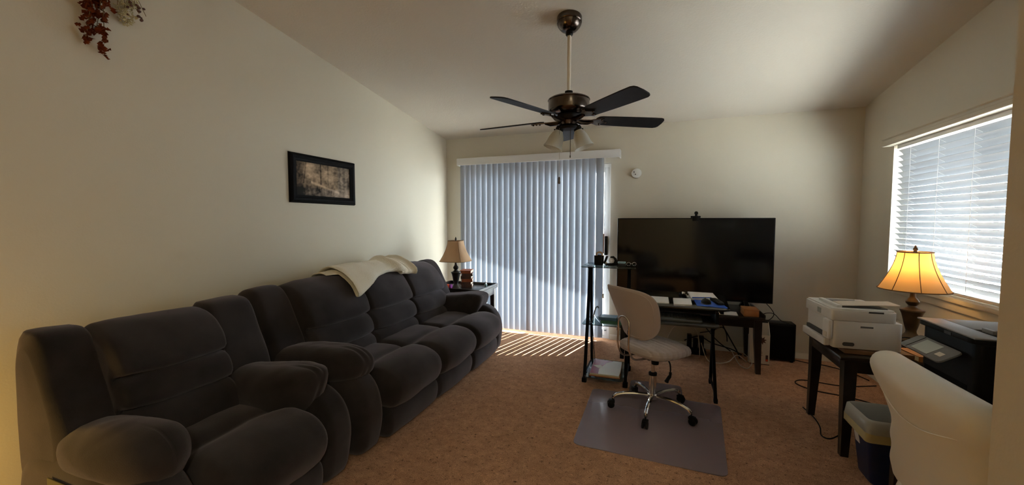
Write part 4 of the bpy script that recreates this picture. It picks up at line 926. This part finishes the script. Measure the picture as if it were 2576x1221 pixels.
# open carton beside it
cb = thing('carton', 'open white card carton with a dark printed star beside the speaker', 'carton', (0.935, 4.37, 0))
cx0, cx1, cy0, cy1 = 0.845, 1.012, 4.335, 4.41
q = MB(); q.bx(cx0, cx0+0.004, cy0, cy1, 0, 0.27); q.bx(cx0+0.004, cx1-0.004, cy0, cy0+0.004, 0, 0.285); q.bx(cx0+0.004, cx1-0.004, cy1-0.004, cy1, 0, 0.39); q.bx(cx0+0.004, cx1-0.004, cy0+0.004, cy1-0.004, 0.0, 0.004)
q.prism([(cy0, 0), (cy1, 0), (cy1, 0.40), (cy0+0.045, 0.37), (cy0, 0.285)], cx1-0.004, cx1, axis='X')
q.obj('carton_body', m_card, cb, world=True)
star = []
for k in range(16): r = 0.042 if k % 2 == 0 else 0.022; star.append((0.945+r*math.cos(2*PI*k/16+0.2), 0.235+r*math.sin(2*PI*k/16+0.2)))
MB().prism(star, cy0-0.0012, cy0-0.0002, axis='Y').obj('printed_star', m_darkprint, cb, world=True)['label'] = 'dark brown printed star'
q = MB(); q.bx(0.980, 1.0, cy0-0.001, cy0-0.0002, 0.035, 0.095); q.k = 1; q.bx(0.982, 0.998, cy0-0.0016, cy0-0.0011, 0.038, 0.056)
q.obj('printed_bottle', [m_darkprint, m_orange], cb, world=True)
q = MB(); q.bx(cx0, cx1, cy0-0.0006, cy0-0.0001, 0.0, 0.008)
for z in (0.12, 0.105, 0.09): q.bx(0.915, 0.955, cy0-0.0006, cy0-0.0001, z, z+0.003)
q.obj('print_line', m_darkprint, cb, world=True)

# cables
def cable(name, label, pts, r, m, group=None): return tag(MB().tube(spline(pts, 8), r, 7).obj(name, m, angle=180), label, 'cable', group)
cable('cable', 'black cable looping from the television down behind the speaker', [(0.985, 4.388, 0.580), (1.03, 4.42, 0.53), (1.06, 4.44, 0.47), (1.02, 4.45, 0.41), (0.93, 4.44, 0.39), (0.92, 4.45, 0.43), (1.0, 4.46, 0.475), (1.07, 4.47, 0.47), (1.13, 4.48, 0.41), (1.20, 4.49, 0.382)], 0.0035, m_plastic)
GC = 'cables tangled behind the television table'
cable('cable', 'white cable arching above the office chair seat behind the desk', [(0.10, 4.2, 0.20), (0.16, 4.25, 0.31), (0.26, 4.28, 0.36), (0.36, 4.3, 0.30), (0.40, 4.32, 0.18), (0.41, 4.33, 0.02)], 0.0032, m_card, GC)
cable('cable', 'white cable lying in a curve on the carpet behind the desk leg', [(0.42, 4.32, 0.16), (0.47, 4.25, 0.02), (0.56, 4.22, 0.006), (0.66, 4.26, 0.02), (0.74, 4.33, 0.07), (0.825, 4.35, 0.006)], 0.004, m_card, GC)
cable('cable', 'white cable end under the right of the television table', [(0.70, 4.36, 0.09), (0.74, 4.2, 0.02), (0.80, 4.16, 0.006), (0.86, 4.30, 0.03), (0.80, 4.40, 0.08)], 0.0035, m_card, GC)
cable('cable', 'black cable slanting down behind the desk leg', [(0.34, 4.45, 0.46), (0.46, 4.46, 0.30), (0.58, 4.45, 0.16), (0.70, 4.44, 0.07)], 0.005, m_plastic, GC)
cable('cable', 'black cable hanging from under the television table', [(0.60, 4.42, 0.49), (0.62, 4.44, 0.34), (0.68, 4.45, 0.22), (0.76, 4.45, 0.07), (0.78, 4.43, 0.008)], 0.006, m_plastic, GC)
cable('cable', 'black cable looping sideways under the television table', [(0.42, 4.48, 0.22), (0.52, 4.47, 0.25), (0.62, 4.46, 0.30), (0.66, 4.46, 0.24), (0.67, 4.46, 0.16)], 0.005, m_plastic, GC)
cable('cable', 'black cable lying along the back wall below the television', [(0.28, 4.57, 0.10), (0.42, 4.565, 0.16), (0.55, 4.56, 0.10), (0.72, 4.55, 0.06), (0.82, 4.56, 0.008)], 0.006, m_plastic, GC)
ps = thing('power_strip', 'black power adapter pile under the desk near the back wall', 'power strip', (0.38, 4.47, 0))
MB().bx(-0.09, 0.10, -0.05, 0.06, 0, 0.05, 0.008).obj('strip_body', m_plastic, ps)
for x, h_ in ((-0.06, 0.20), (0.0, 0.16), (0.055, 0.19)): MB().bx(x-0.022, x+0.022, -0.03, 0.03, 0.0505, h_, 0.006).obj('adapter', m_plastic, ps)
GF = 'thin cables on the carpet by the printer table'
cable('cable', 'thin dark cable along the baseboard toward the printer table', [(1.27, 4.58, 0.006), (1.38, 4.52, 0.006), (1.50, 4.50, 0.006), (1.64, 4.38, 0.006), (1.72, 4.2, 0.006)], 0.004, m_plastic, GF)
cable('cable', 'thin dark cable looped on the carpet behind the printer table', [(1.72, 4.08, 0.006), (1.45, 3.98, 0.006), (1.20, 4.02, 0.006), (1.11, 3.92, 0.006), (1.20, 3.80, 0.006), (1.45, 3.72, 0.006), (1.70, 3.52, 0.006)], 0.004, m_plastic, GF)
cable('cable', 'thin dark cable in front of the printer table far leg', [(1.02, 3.42, 0.006), (1.04, 3.26, 0.006), (1.03, 3.12, 0.006), (1.00, 3.00, 0.006), (1.02, 2.92, 0.03), (1.10, 2.98, 0.05), (1.12, 3.08, 0.006)], 0.004, m_plastic, GF)

# ------------------------------------------------------------------ chair mat
m_mat = bpy.data.materials.new('clear_mat'); m_mat.use_nodes = True; nt = m_mat.node_tree; bs = nt.nodes['Principled BSDF']; outn = nt.nodes['Material Output']
bs.inputs['Base Color'].default_value = (0.40, 0.33, 0.37, 1); bs.inputs['Roughness'].default_value = 0.16; bs.inputs['Specular IOR Level'].default_value = 0.6
tr = nt.nodes.new('ShaderNodeBsdfTransparent'); tr.inputs['Color'].default_value = (0.85, 0.8, 0.8, 1); mx = nt.nodes.new('ShaderNodeMixShader'); mx.inputs[0].default_value = 0.5
nt.links.new(tr.outputs[0], mx.inputs[1]); nt.links.new(bs.outputs[0], mx.inputs[2]); nt.links.new(mx.outputs[0], outn.inputs[0])
tn = nt.nodes.new('ShaderNodeTexNoise'); tn.inputs['Scale'].default_value = 5; tb = nt.nodes.new('ShaderNodeBump'); tb.inputs['Strength'].default_value = 0.06; tb.inputs['Distance'].default_value = 0.02
tcn = nt.nodes.new('ShaderNodeTexCoord'); nt.links.new(tcn.outputs['Object'], tn.inputs['Vector']); nt.links.new(tn.outputs['Fac'], tb.inputs['Height']); nt.links.new(tb.outputs['Normal'], bs.inputs['Normal'])
def rpoly(pts, r=0.03, k=4):
    out = []; n = len(pts)
    for i in range(n):
        p = Vector((*pts[i], 0)); a = (Vector((*pts[i-1], 0))-p).normalized(); c = (Vector((*pts[(i+1) % n], 0))-p).normalized()
        for j in range(k+1):
            u = j/k; q = (p+a*r)*(1-u)**2+p*2*u*(1-u)+(p+c*r)*u*u; out.append((q.x, q.y))
    return out
tag(MB().prism(rpoly([(-0.475, 2.36), (0.375, 2.325), (0.455, 3.24), (0.20, 3.25), (0.20, 3.52), (-0.20, 3.52), (-0.20, 3.225), (-0.48, 3.225)], 0.05), 0.0005, 0.0045).obj('chair_mat', m_mat), 'clear plastic chair mat under the office chair', 'mat')

# ------------------------------------------------------------------ office chair
CX, CY = -0.02, 2.985
oc = thing('office_chair', 'armless grey fabric office chair with chrome five-star base', 'chair', (CX, CY, 0.0045), math.radians(-45))   # local +Y is where it faces
zb = 0.0
MB().lathe([(0, 0.090), (0.030, 0.090), (0.036, 0.100), (0.036, 0.122), (0.030, 0.130), (0, 0.130)], n=24).obj('base_hub', m_chrome, oc)
MB().cyl((0, 0, 0.131), (0, 0, 0.262), 0.026, n=24).obj('column_sleeve', m_chrome, oc)
MB().lathe([(0, 0.2625), (0.029, 0.2625), (0.029, 0.280), (0.018, 0.284), (0, 0.284)], n=24).obj('collar', m_plastic, oc)
MB().cyl((0, 0, 0.2845), (0, 0, 0.405), 0.014, n=18).obj('gas_lift', m_chrome, oc)
def leg_m():
    m = MB(); m.tube(spline([(0.028, 0, 0.112), (0.12, 0, 0.118), (0.20, 0, 0.112), (0.252, 0, 0.096), (0.275, 0, 0.072)], 5), [0.013]*16+[0.013, 0.012, 0.012, 0.011, 0.011], 10); return m
def caster_m():
    m = MB(); m.k = 0
    for s_ in (-1, 1):
        m.lathe([(0, -0.008), (0.018, -0.008), (0.025, -0.005), (0.025, 0.005), (0.018, 0.008), (0, 0.008)], n=20, X=Matrix.Translation((0.290, s_*0.014, 0.0255)) @ Matrix.Rotation(PI/2, 4, 'X'))
    m.lathe([(0, -0.006), (0.021, -0.006), (0.021, 0.006), (0, 0.006)], n=18, X=Matrix.Translation((0.284, 0, 0.034)) @ Matrix.Rotation(PI/2, 4, 'X'))
    m.bx(0.262, 0.305, -0.020, 0.020, 0.040, 0.058, 0.006); m.cyl((0.277, 0, 0.055), (0.277, 0, 0.085), 0.006, n=10); return m
L0 = leg_m().obj('base_leg', m_chrome, oc); C0 = caster_m().obj('caster', m_plastic, L0)
angs = [-98.0, -26.0, 46.0, 118.0, 190.0]
for k, a in enumerate(angs):
    lo = L0 if k == 0 else inst(L0, parent=oc)
    if k: inst(C0, parent=lo)
    lo.rotation_euler = (0, 0, math.radians(a+45))
MB().bx(-0.055, 0.055, -0.09, 0.10, 0.392, 0.425, 0.01).obj('mechanism', m_plastic, oc)
MB().lathe([(0, 0), (0.024, 0.0), (0.026, 0.020), (0.022, 0.045), (0, 0.045)], (0.05, -0.03, 0.362), n=18).obj('tension_knob', m_plastic, oc)
MB().tube(spline([(0.05, 0.06, 0.405), (0.13, 0.02, 0.395), (0.16, 0.0, 0.372), (0.165, -0.005, 0.335)], 5), 0.005, 8).obj('lever_rod', m_plastic, oc)
MB().tube(spline([(0.165, -0.005, 0.340), (0.168, -0.01, 0.318), (0.156, -0.02, 0.288), (0.150, -0.024, 0.270)], 4), [0.009]*5+[0.012]*5+[0.014]*3, 10).obj('lever_grip', m_plastic, oc)
def seat():
    m = MB(); N, R = 44, 9; vs = []; fs = []
    rows = [(0.0, 0.425), (0.55, 0.425), (0.86, 0.428), (0.97, 0.440), (1.0, 0.458), (0.985, 0.478), (0.93, 0.493), (0.80, 0.503), (0.5, 0.508), (0.25, 0.508), (0.0, 0.508)]
    for r, z in rows:
        for j in range(N):
            t_ = 2*PI*j/N; q_ = (abs(math.cos(t_))**3.2+abs(math.sin(t_))**3.2)**(-1/3.2)
            x = 0.215*r*q_*math.cos(t_); y = 0.02+0.225*r*q_*math.sin(t_)
            x *= 1-0.10*max(0, y)/0.24
            dz = -0.028*max(0, (y-0.08)/0.16)**2 + 0.010*max(0, (-y-0.10)/0.12)
            vs.append((x, y, z+dz))
    for i in range(len(rows)-1):
        for j in range(N): fs.append((i*N+j, i*N+(j+1) % N, (i+1)*N+(j+1) % N, (i+1)*N+j))
    return m.add(vs, fs)
def channels(o, axis_fn, n=9, depth=0.006):
    """press stitched channels into a pad along lines of constant axis_fn"""
    b_ = bmesh.new(); b_.from_mesh(o.data); bmesh.ops.subdivide_edges(b_, edges=b_.edges[:], cuts=3, use_grid_fill=True)
    b_.normal_update()
    for v in b_.verts:
        k_, w_ = axis_fn(v.co); d_ = abs(k_-round(k_)); v.co -= v.normal*(depth*w_*math.exp(-(d_/0.10)**2))
    b_.to_mesh(o.data); b_.free(); o.data.polygons.foreach_set('use_smooth', [True]*len(o.data.polygons))
so = seat().obj('seat_pad', m_chairfab, oc, angle=180)
channels(so, lambda c: ((c.y+0.012)/0.045+0.5, 1.0 if c.z > 0.432 else 0.0), depth=0.010)
def backrest():
    m = MB(); NU, NW = 36, 24; vs = []; fs = []
    def P(u, w_, side):
        x = 0.238*u*(1-0.36*((1-w_)/2)**1.6)
        r_ = min(1.0, (abs(u)**3.4+abs(w_)**3.4)**(1/3.4))
        z = 0.735+0.185*w_+0.006*math.cos(u*3)
        z += 0.012*w_*(u*u)
        y = -0.240+0.055*u*u+0.035*u**4-0.066*w_-0.014*w_*w_
        th = 0.030*math.sqrt(max(0.0, 1-r_**6))
        return (x, y+(th if side else -th*0.55), z)
    # map the unit disc-ish square grid
    ring = []
    for j in range(NU*2):
        t_ = 2*PI*j/(NU*2); e_ = 4.6 if math.sin(t_) > 0 else 3.0; q_ = (abs(math.cos(t_))**e_+abs(math.sin(t_))**e_)**(-1/e_); ring.append((q_*math.cos(t_), q_*math.sin(t_)))
    rad = [1.0, 0.985, 0.95, 0.88, 0.75, 0.55, 0.3, 0.0]
    M_ = len(ring)
    seq = [(r_, 0) for r_ in rad[::-1]]+[(r_, 1) for r_ in rad[1:]]
    for r_, sd in seq:
        for (a, c) in ring:
            u, w_ = a*r_, c*r_; x, y, z = P(u, w_, sd)
            th = 0.026*math.sqrt(max(0.0, 1-r_**5)); y0 = P(u, w_, 1)[1]-0.030*math.sqrt(max(0, 1-min(1.0, (abs(u)**3.4+abs(w_)**3.4)**(1/3.4))**6))
            vs.append((x, y0+(th*1.1 if sd else -th*0.7), z))
    for i in range(len(seq)-1):
        for j in range(M_): fs.append((i*M_+j, i*M_+(j+1) % M_, (i+1)*M_+(j+1) % M_, (i+1)*M_+j))
    return m.add(vs, fs)
bo = backrest().obj('backrest', m_chairfab, oc, angle=180)
q = MB(); ln = []
for j in range(72):
    t_ = 2*PI*j/72; e_ = 4.6 if math.sin(t_) > 0 else 3.0; q_ = (abs(math.cos(t_))**e_+abs(math.sin(t_))**e_)**(-1/e_); u, w_ = 0.90*q_*math.cos(t_), 0.90*q_*math.sin(t_)
    x = 0.238*u*(1-0.36*((1-w_)/2)**1.6); z = 0.735+0.185*w_+0.006*math.cos(u*3)+0.012*w_*u*u; y = -0.240+0.055*u*u+0.035*u**4-0.066*w_-0.014*w_*w_
    r9 = 0.90; y += -0.026*math.sqrt(1-r9**5)*0.7; ln.append((x, y, z))
q.tube(ln, 0.0028, 6, cyc=True).obj('piping', m_chairfab, bo)
hoop = []
hw = 0.055
pts = [(hw, 0.06, 0.415), (hw, -0.15, 0.415), (hw, -0.235, 0.432), (hw, -0.272, 0.50), (hw, -0.274, 0.58), (hw, -0.274, 0.655)]
for k in range(1, 8):
    a = PI*k/8; pts.append((hw*math.cos(a), -0.272, 0.665+0.052*math.sin(a)))
pts += [(-x, y, z) for x, y, z in pts[:6][::-1]]
MB().tube(spline(pts, 5), 0.0068, 10).obj('back_bracket', m_chrome, oc, angle=180)
q = MB()
for s_ in (-1, 1): q.lathe([(0, -0.014), (0.010, -0.014), (0.010, 0.014), (0, 0.014)], (s_*hw, -0.274, 0.620), n=14)
q.obj('bracket_joint', m_chrome, oc)

# ------------------------------------------------------------------ white printer
RZ = math.radians(3)
wb = tag(MB().bx(1.03, 1.35, 2.81, 3.15, 0.6015, 0.626, 0.003).obj('wooden_board', m_board), 'brown wooden board under the white printer', 'board')
wp = thing('printer', 'white multifunction printer on the dark wood table', 'printer', (1.128, 3.005, 0.6265), RZ)
MB().prism(rpoly([(-0.165, -0.185), (0.165, -0.185), (0.165, 0.19), (-0.165, 0.19)], 0.02), 0.004, 0.165, 0.004).obj('printer_body', m_white, wp)
MB().prism(rpoly([(-0.178, -0.187), (0.135, -0.187), (0.135, 0.192), (-0.178, 0.192)], 0.022), 0.1655, 0.228, 0.004).obj('scanner_unit', m_white, wp)
q = MB(); q.prism(rpoly([(-0.17, -0.18), (0.128, -0.18), (0.128, 0.185), (-0.17, 0.185)], 0.02), 0.2282, 0.235); q.obj('scanner_lid', m_white, wp)
q = MB(); q.bx(-0.11, 0.11, -0.14, 0.10, 0.2352, 0.240); q.obj('feeder_tray', m_greyplastic, wp)
q = MB(); q.bx(-0.135, -0.11, -0.145, 0.105, 0.2352, 0.251, 0.003); q.bx(-0.10, 0.05, 0.085, 0.10, 0.2402, 0.249); q.obj('feeder_guide', m_white, wp)
q = MB(); vs = []
for i in range(9):
    u = i/8; x = -0.105+0.275*u; z = 0.245+0.010*math.sin(u*PI)*0.6+0.014*u**3
    vs += [(x, -0.135, z), (x, -0.015, z+0.002), (x, -0.135, z+0.004), (x, -0.015, z+0.006)]
fs = []
for i in range(8):
    a = i*4; fs += [(a, a+1, a+5, a+4), (a+2, a+6, a+7, a+3), (a, a+4, a+6, a+2), (a+1, a+3, a+7, a+5)]
fs += [(0, 2, 3, 1), (32, 33, 35, 34)]
q.add(vs, fs).obj('paper_tray', m_card, wp)
q = MB(); q.prism(rpoly([(-0.196, -0.15), (-0.166, -0.15), (-0.166, 0.17), (-0.196, 0.17)], 0.008), 0.0045, 0.048, 0.004); q.obj('paper_drawer', m_white, wp)
MB().bx(-0.180, -0.1655, -0.13, 0.15, 0.049, 0.072).obj('output_slot', m_gasket, wp)
MB().bx(-0.190, -0.1655, -0.184, -0.10, 0.049, 0.165, 0.010).obj('side_cover', m_white, wp)
MB().bx(-0.1925, -0.1905, -0.165, -0.12, 0.06, 0.09).obj('label_strip', m_card, wp)
MB().bx(-0.1795, -0.1783, -0.05, 0.00, 0.178, 0.210).obj('display', m_greyscreen, wp)
MB().prism([(0.018*math.copysign(1, math.cos(a))+0.011*math.cos(a)-0.09, 0.030+0.011*math.sin(a)) for a in [2*PI*(k+0.5)/20 for k in range(20)]], -0.1866, -0.1852, axis='Y').obj('side_vent', m_gasket, wp)
q = MB(); q.bx(-0.035, 0.025, -0.1868, -0.1854, 0.130, 0.140, 0.0); q.obj('lid_grip', m_greyplastic, wp)
MB().bx(-0.0, 0.07, -0.1885, -0.1872, 0.218, 0.2275).obj('hinge_slot', m_gasket, wp)
for x, y in ((-0.13, -0.15), (0.13, -0.15), (-0.13, 0.15), (0.13, 0.15)): MB().cyl((x, y, 0), (x, y, 0.0038), 0.012, n=10).obj('foot', m_black, wp)
# small things behind it
book('notebook', 'orange edged notebook lying right of the white printer', 1.405, 2.865, 0.6015, 0.13, 0.17, 0.030, 0.1, m_orange_wood, None, 'book')
t = thing('card_box', 'small pale printed box beside the black printer on the wood table', 'box', (1.515, 2.845, 0.6015), 0.25)
MB().bx(-0.035, 0.035, -0.055, 0.055, 0, 0.042, 0.003).obj('box_body', m_pink, t); MB().bx(-0.036, 0.036, -0.0565, -0.0555, 0.012, 0.026).obj('printed_band', m_purple, t)
t = thing('power_adapter', 'black coiled adapter between white printer and lit lamp', 'adapter', (1.46, 3.10, 0.6015), 0.4)
MB().bx(-0.035, 0.035, -0.025, 0.025, 0, 0.030, 0.006).obj('adapter_body', m_plastic, t)
MB().tube(spline([(0.035, 0, 0.015), (0.06, 0.02, 0.03), (0.03, 0.045, 0.045), (-0.03, 0.035, 0.040), (-0.05, 0.0, 0.015), (-0.07, -0.04, 0.008)], 6), 0.004, 6).obj('cord', m_plastic, t)

# ------------------------------------------------------------------ black printer
bp = thing('printer', 'black printer with tilted touch panel near the window', 'printer', (1.33, 2.03, 0.6605))
m_bptop = mat('silver_grey_lid', (0.28, 0.28, 0.285), 0.4)
MB().prism(rpoly([(1.09, 1.905), (1.60, 1.905), (1.60, 2.235), (1.09, 2.235)], 0.03), 0.665, 0.925, 0.004).obj('printer_body', m_plastic, bp, world=True)
MB().prism(rpoly([(1.075, 1.90), (1.60, 1.90), (1.60, 2.245), (1.075, 2.245)], 0.035), 0.9255, 0.944, 0.003).obj('scanner_unit', m_plastic, bp, world=True)
q = MB(); q.bx(1.076, 1.16, 1.901, 2.244, 0.9442, 0.951, 0.003); q.bx(1.161, 1.60, 2.06, 2.244, 0.9442, 0.951, 0.002); q.bx(1.161, 1.60, 1.901, 1.930, 0.9442, 0.951, 0.002)
q.obj('lid_frame', m_bptop, bp, world=True)
MB().bx(1.162, 1.60, 1.931, 2.058, 0.9442, 0.9462).obj('feeder_tray', m_plastic, bp, world=True)
q = MB(); q.bx(1.175, 1.19, 1.99, 2.045, 0.9464, 0.962, 0.002); q.bx(1.24, 1.60, 1.94, 1.985, 0.9464, 0.956, 0.002); q.obj('paper_guide', m_bptop, bp, world=True)
Xp = Matrix.Translation((1.075, 2.085, 0.882)) @ Matrix.Rotation(math.radians(-32), 4, 'Y')
MB().prism(rpoly([(-0.085, -0.135), (0.0, -0.135), (0.0, 0.125), (-0.085, 0.125)], 0.02), -0.008, 0.0, 0.002, X=Xp).obj('control_panel', m_greyplastic, bp, world=True)
MB().bx(-0.075, -0.012, -0.05, 0.055, 0.0005, 0.0015, X=Xp).obj('touch_screen', m_greyscreen, bp, world=True)
MB().bx(-0.060, -0.040, -0.105, -0.070, 0.0005, 0.0012, X=Xp).obj('key_label', m_card, bp, world=True)
MB().bx(-0.083, -0.004, 0.075, 0.0785, 0.0005, 0.0012, X=Xp).obj('panel_seam', m_black, bp, world=True)
MB().bx(1.0735, 1.0748, 2.02, 2.06, 0.928, 0.940).obj('emblem', m_darkgrey, bp, world=True)
MB().bx(1.0885, 1.0898, 1.95, 2.20, 0.72, 0.76).obj('paper_slot', m_black, bp, world=True)
for x in (1.13, 1.56):
    for y in (1.94, 2.20): MB().cyl((x, y, 0.6605), (x, y, 0.6648), 0.012, n=10).obj('foot', m_black, bp, world=True)

# ------------------------------------------------------------------ waste bin
wbn = thing('waste_bin', 'navy plastic waste bin with a clear liner under the printer table', 'bin', (1.175, 2.60, 0))
def binloop(x0, x1, y0, y1, z, r=0.035): return [(x, y, z) for x, y in rpoly([(x0, y0), (x1, y0), (x1, y1), (x0, y1)], r, 5)]
def loft(loops, close=True, capb=True, capt=False):
    m = MB(); n = len(loops[0]); vs = [v for l in loops for v in l]; fs = []
    for i in range(len(loops)-1):
        for j in range(n): fs.append((i*n+j, i*n+(j+1) % n, (i+1)*n+(j+1) % n, (i+1)*n+j))
    if capb: fs.append(tuple(range(n))[::-1])
    if capt: fs.append(tuple(range((len(loops)-1)*n, len(loops)*n)))
    return m.add(vs, fs)
loft([binloop(1.065, 1.30, 2.52, 2.68, 0.0), binloop(1.06, 1.305, 2.515, 2.685, 0.01), binloop(1.028, 1.335, 2.482, 2.718, 0.34), binloop(1.022, 1.341, 2.476, 2.724, 0.345), binloop(1.030, 1.333, 2.484, 2.716, 0.347), binloop(1.064, 1.30, 2.52, 2.68, 0.012)], capt=True).obj('bin_body', m_navy, wbn, world=True)
def wob(loop, a, s_): return [(x+a*noise.noise(Vector((x*25, y*25, s_))), y+a*noise.noise(Vector((x*25+9, y*25, s_))), z+a*1.2*noise.noise(Vector((x*18, y*18, s_+4)))) for x, y, z in loop]
ln = loft([wob(binloop(1.08, 1.28, 2.535, 2.665, 0.03), 0.004, 1), wob(binloop(1.045, 1.318, 2.498, 2.702, 0.25), 0.008, 2), wob(binloop(1.034, 1.329, 2.488, 2.712, 0.352), 0.002, 3), wob(binloop(1.024, 1.339, 2.478, 2.722, 0.361), 0.002, 3), wob(binloop(1.013, 1.350, 2.467, 2.733, 0.352), 0.002, 3), wob(binloop(1.010, 1.353, 2.464, 2.736, 0.315), 0.006, 4), wob(binloop(1.008, 1.355, 2.462, 2.738, 0.292), 0.007, 5)], capb=True).obj('bin_liner', m_bag, wbn, world=True, angle=60)
loft([wob(binloop(1.007, 1.356, 2.461, 2.739, 0.293), 0.007, 5), wob(binloop(1.006, 1.357, 2.460, 2.740, 0.255), 0.010, 6)], capb=False).obj('liner_band', m_bagyellow, ln, world=True, angle=60)
q = MB(); q.add([(1.0500, 2.615, 0.15), (1.0500, 2.665, 0.15), (1.0315, 2.665, 0.25), (1.0315, 2.615, 0.25), (1.0480, 2.615, 0.15), (1.0480, 2.665, 0.15), (1.0295, 2.665, 0.25), (1.0295, 2.615, 0.25)], [(0, 1, 2, 3), (7, 6, 5, 4), (0, 4, 5, 1), (1, 5, 6, 2), (2, 6, 7, 3), (3, 7, 4, 0)])
q.obj('sticker', m_paper, wbn, world=True)['label'] = 'white paper sticker'

# ------------------------------------------------------------------ white dining chair in the foreground
dc = thing('dining_chair', 'white leather dining chair with rolled top, nearest at the right', 'chair', (0.98, 1.56, 0))
DPROF = [(0.835, 0.42), (0.80, 0.55), (0.775, 0.66), (0.752, 0.75), (0.728, 0.82), (0.718, 0.865), (0.738, 0.895), (0.782, 0.90), (0.818, 0.875), (0.828, 0.82), (0.838, 0.73), (0.860, 0.60), (0.885, 0.50), (0.90, 0.42), (0.87, 0.40)]
WST = [(0.40, 1.32), (0.46, 1.25), (0.58, 1.02), (0.69, 0.82), (0.76, 0.87), (0.83, 0.99), (0.90, 1.0), (1.0, 1.0)]
def wk(z):
    if z <= WST[0][0]: return WST[0][1]
    for (a, ka), (b_, kb2) in zip(WST, WST[1:]):
        if z <= b_: u = (z-a)/(b_-a); u = u*u*(3-2*u); return ka+(kb2-ka)*u
    return 1.0
def waist(x, y, z):
    c = 1.560; d = y-c; return x+0.35*(d*d), c+d*wk(z), z
MB().puff(DPROF, 1.275, 1.845, r=0.05, bulge=0.012, n=80, ny=16, amp=0.0, yfun=waist).obj('chair_back', m_leather, dc, world=True, angle=180)
SP = [(0.84, 0.40), (0.86, 0.46), (0.95, 0.485), (1.15, 0.49), (1.27, 0.475), (1.30, 0.44), (1.28, 0.41), (1.10, 0.40)]
MB().puff(SP, 1.29, 1.83, r=0.05, bulge=0.01, n=60, ny=8, amp=0.0).obj('seat_pad', m_leather, dc, world=True, angle=180)
seam = []
for k in range(25):
    u = k/24; d = -0.215+0.43*u; z = 0.795-0.045*(1-(2*u-1)**2)
    kk = wk(z)
    xx = 0.7285+(0.815-z)*0.30
    seam.append((xx-0.0135+0.35*d*d+0.012*(2*u-1)**2, 1.56+d*kk, z))
MB().tube(seam, 0.0022, 6).obj('seam', m_leather, dc, world=True)
for x, y in ((0.90, 1.33), (0.90, 1.79), (1.25, 1.33), (1.25, 1.79)):
    MB().prism([(x-0.022, y-0.022), (x+0.022, y-0.022), (x+0.022, y+0.022), (x-0.022, y+0.022)], 0, 0.40, 0.003).obj('leg', m_wood, dc, world=True)
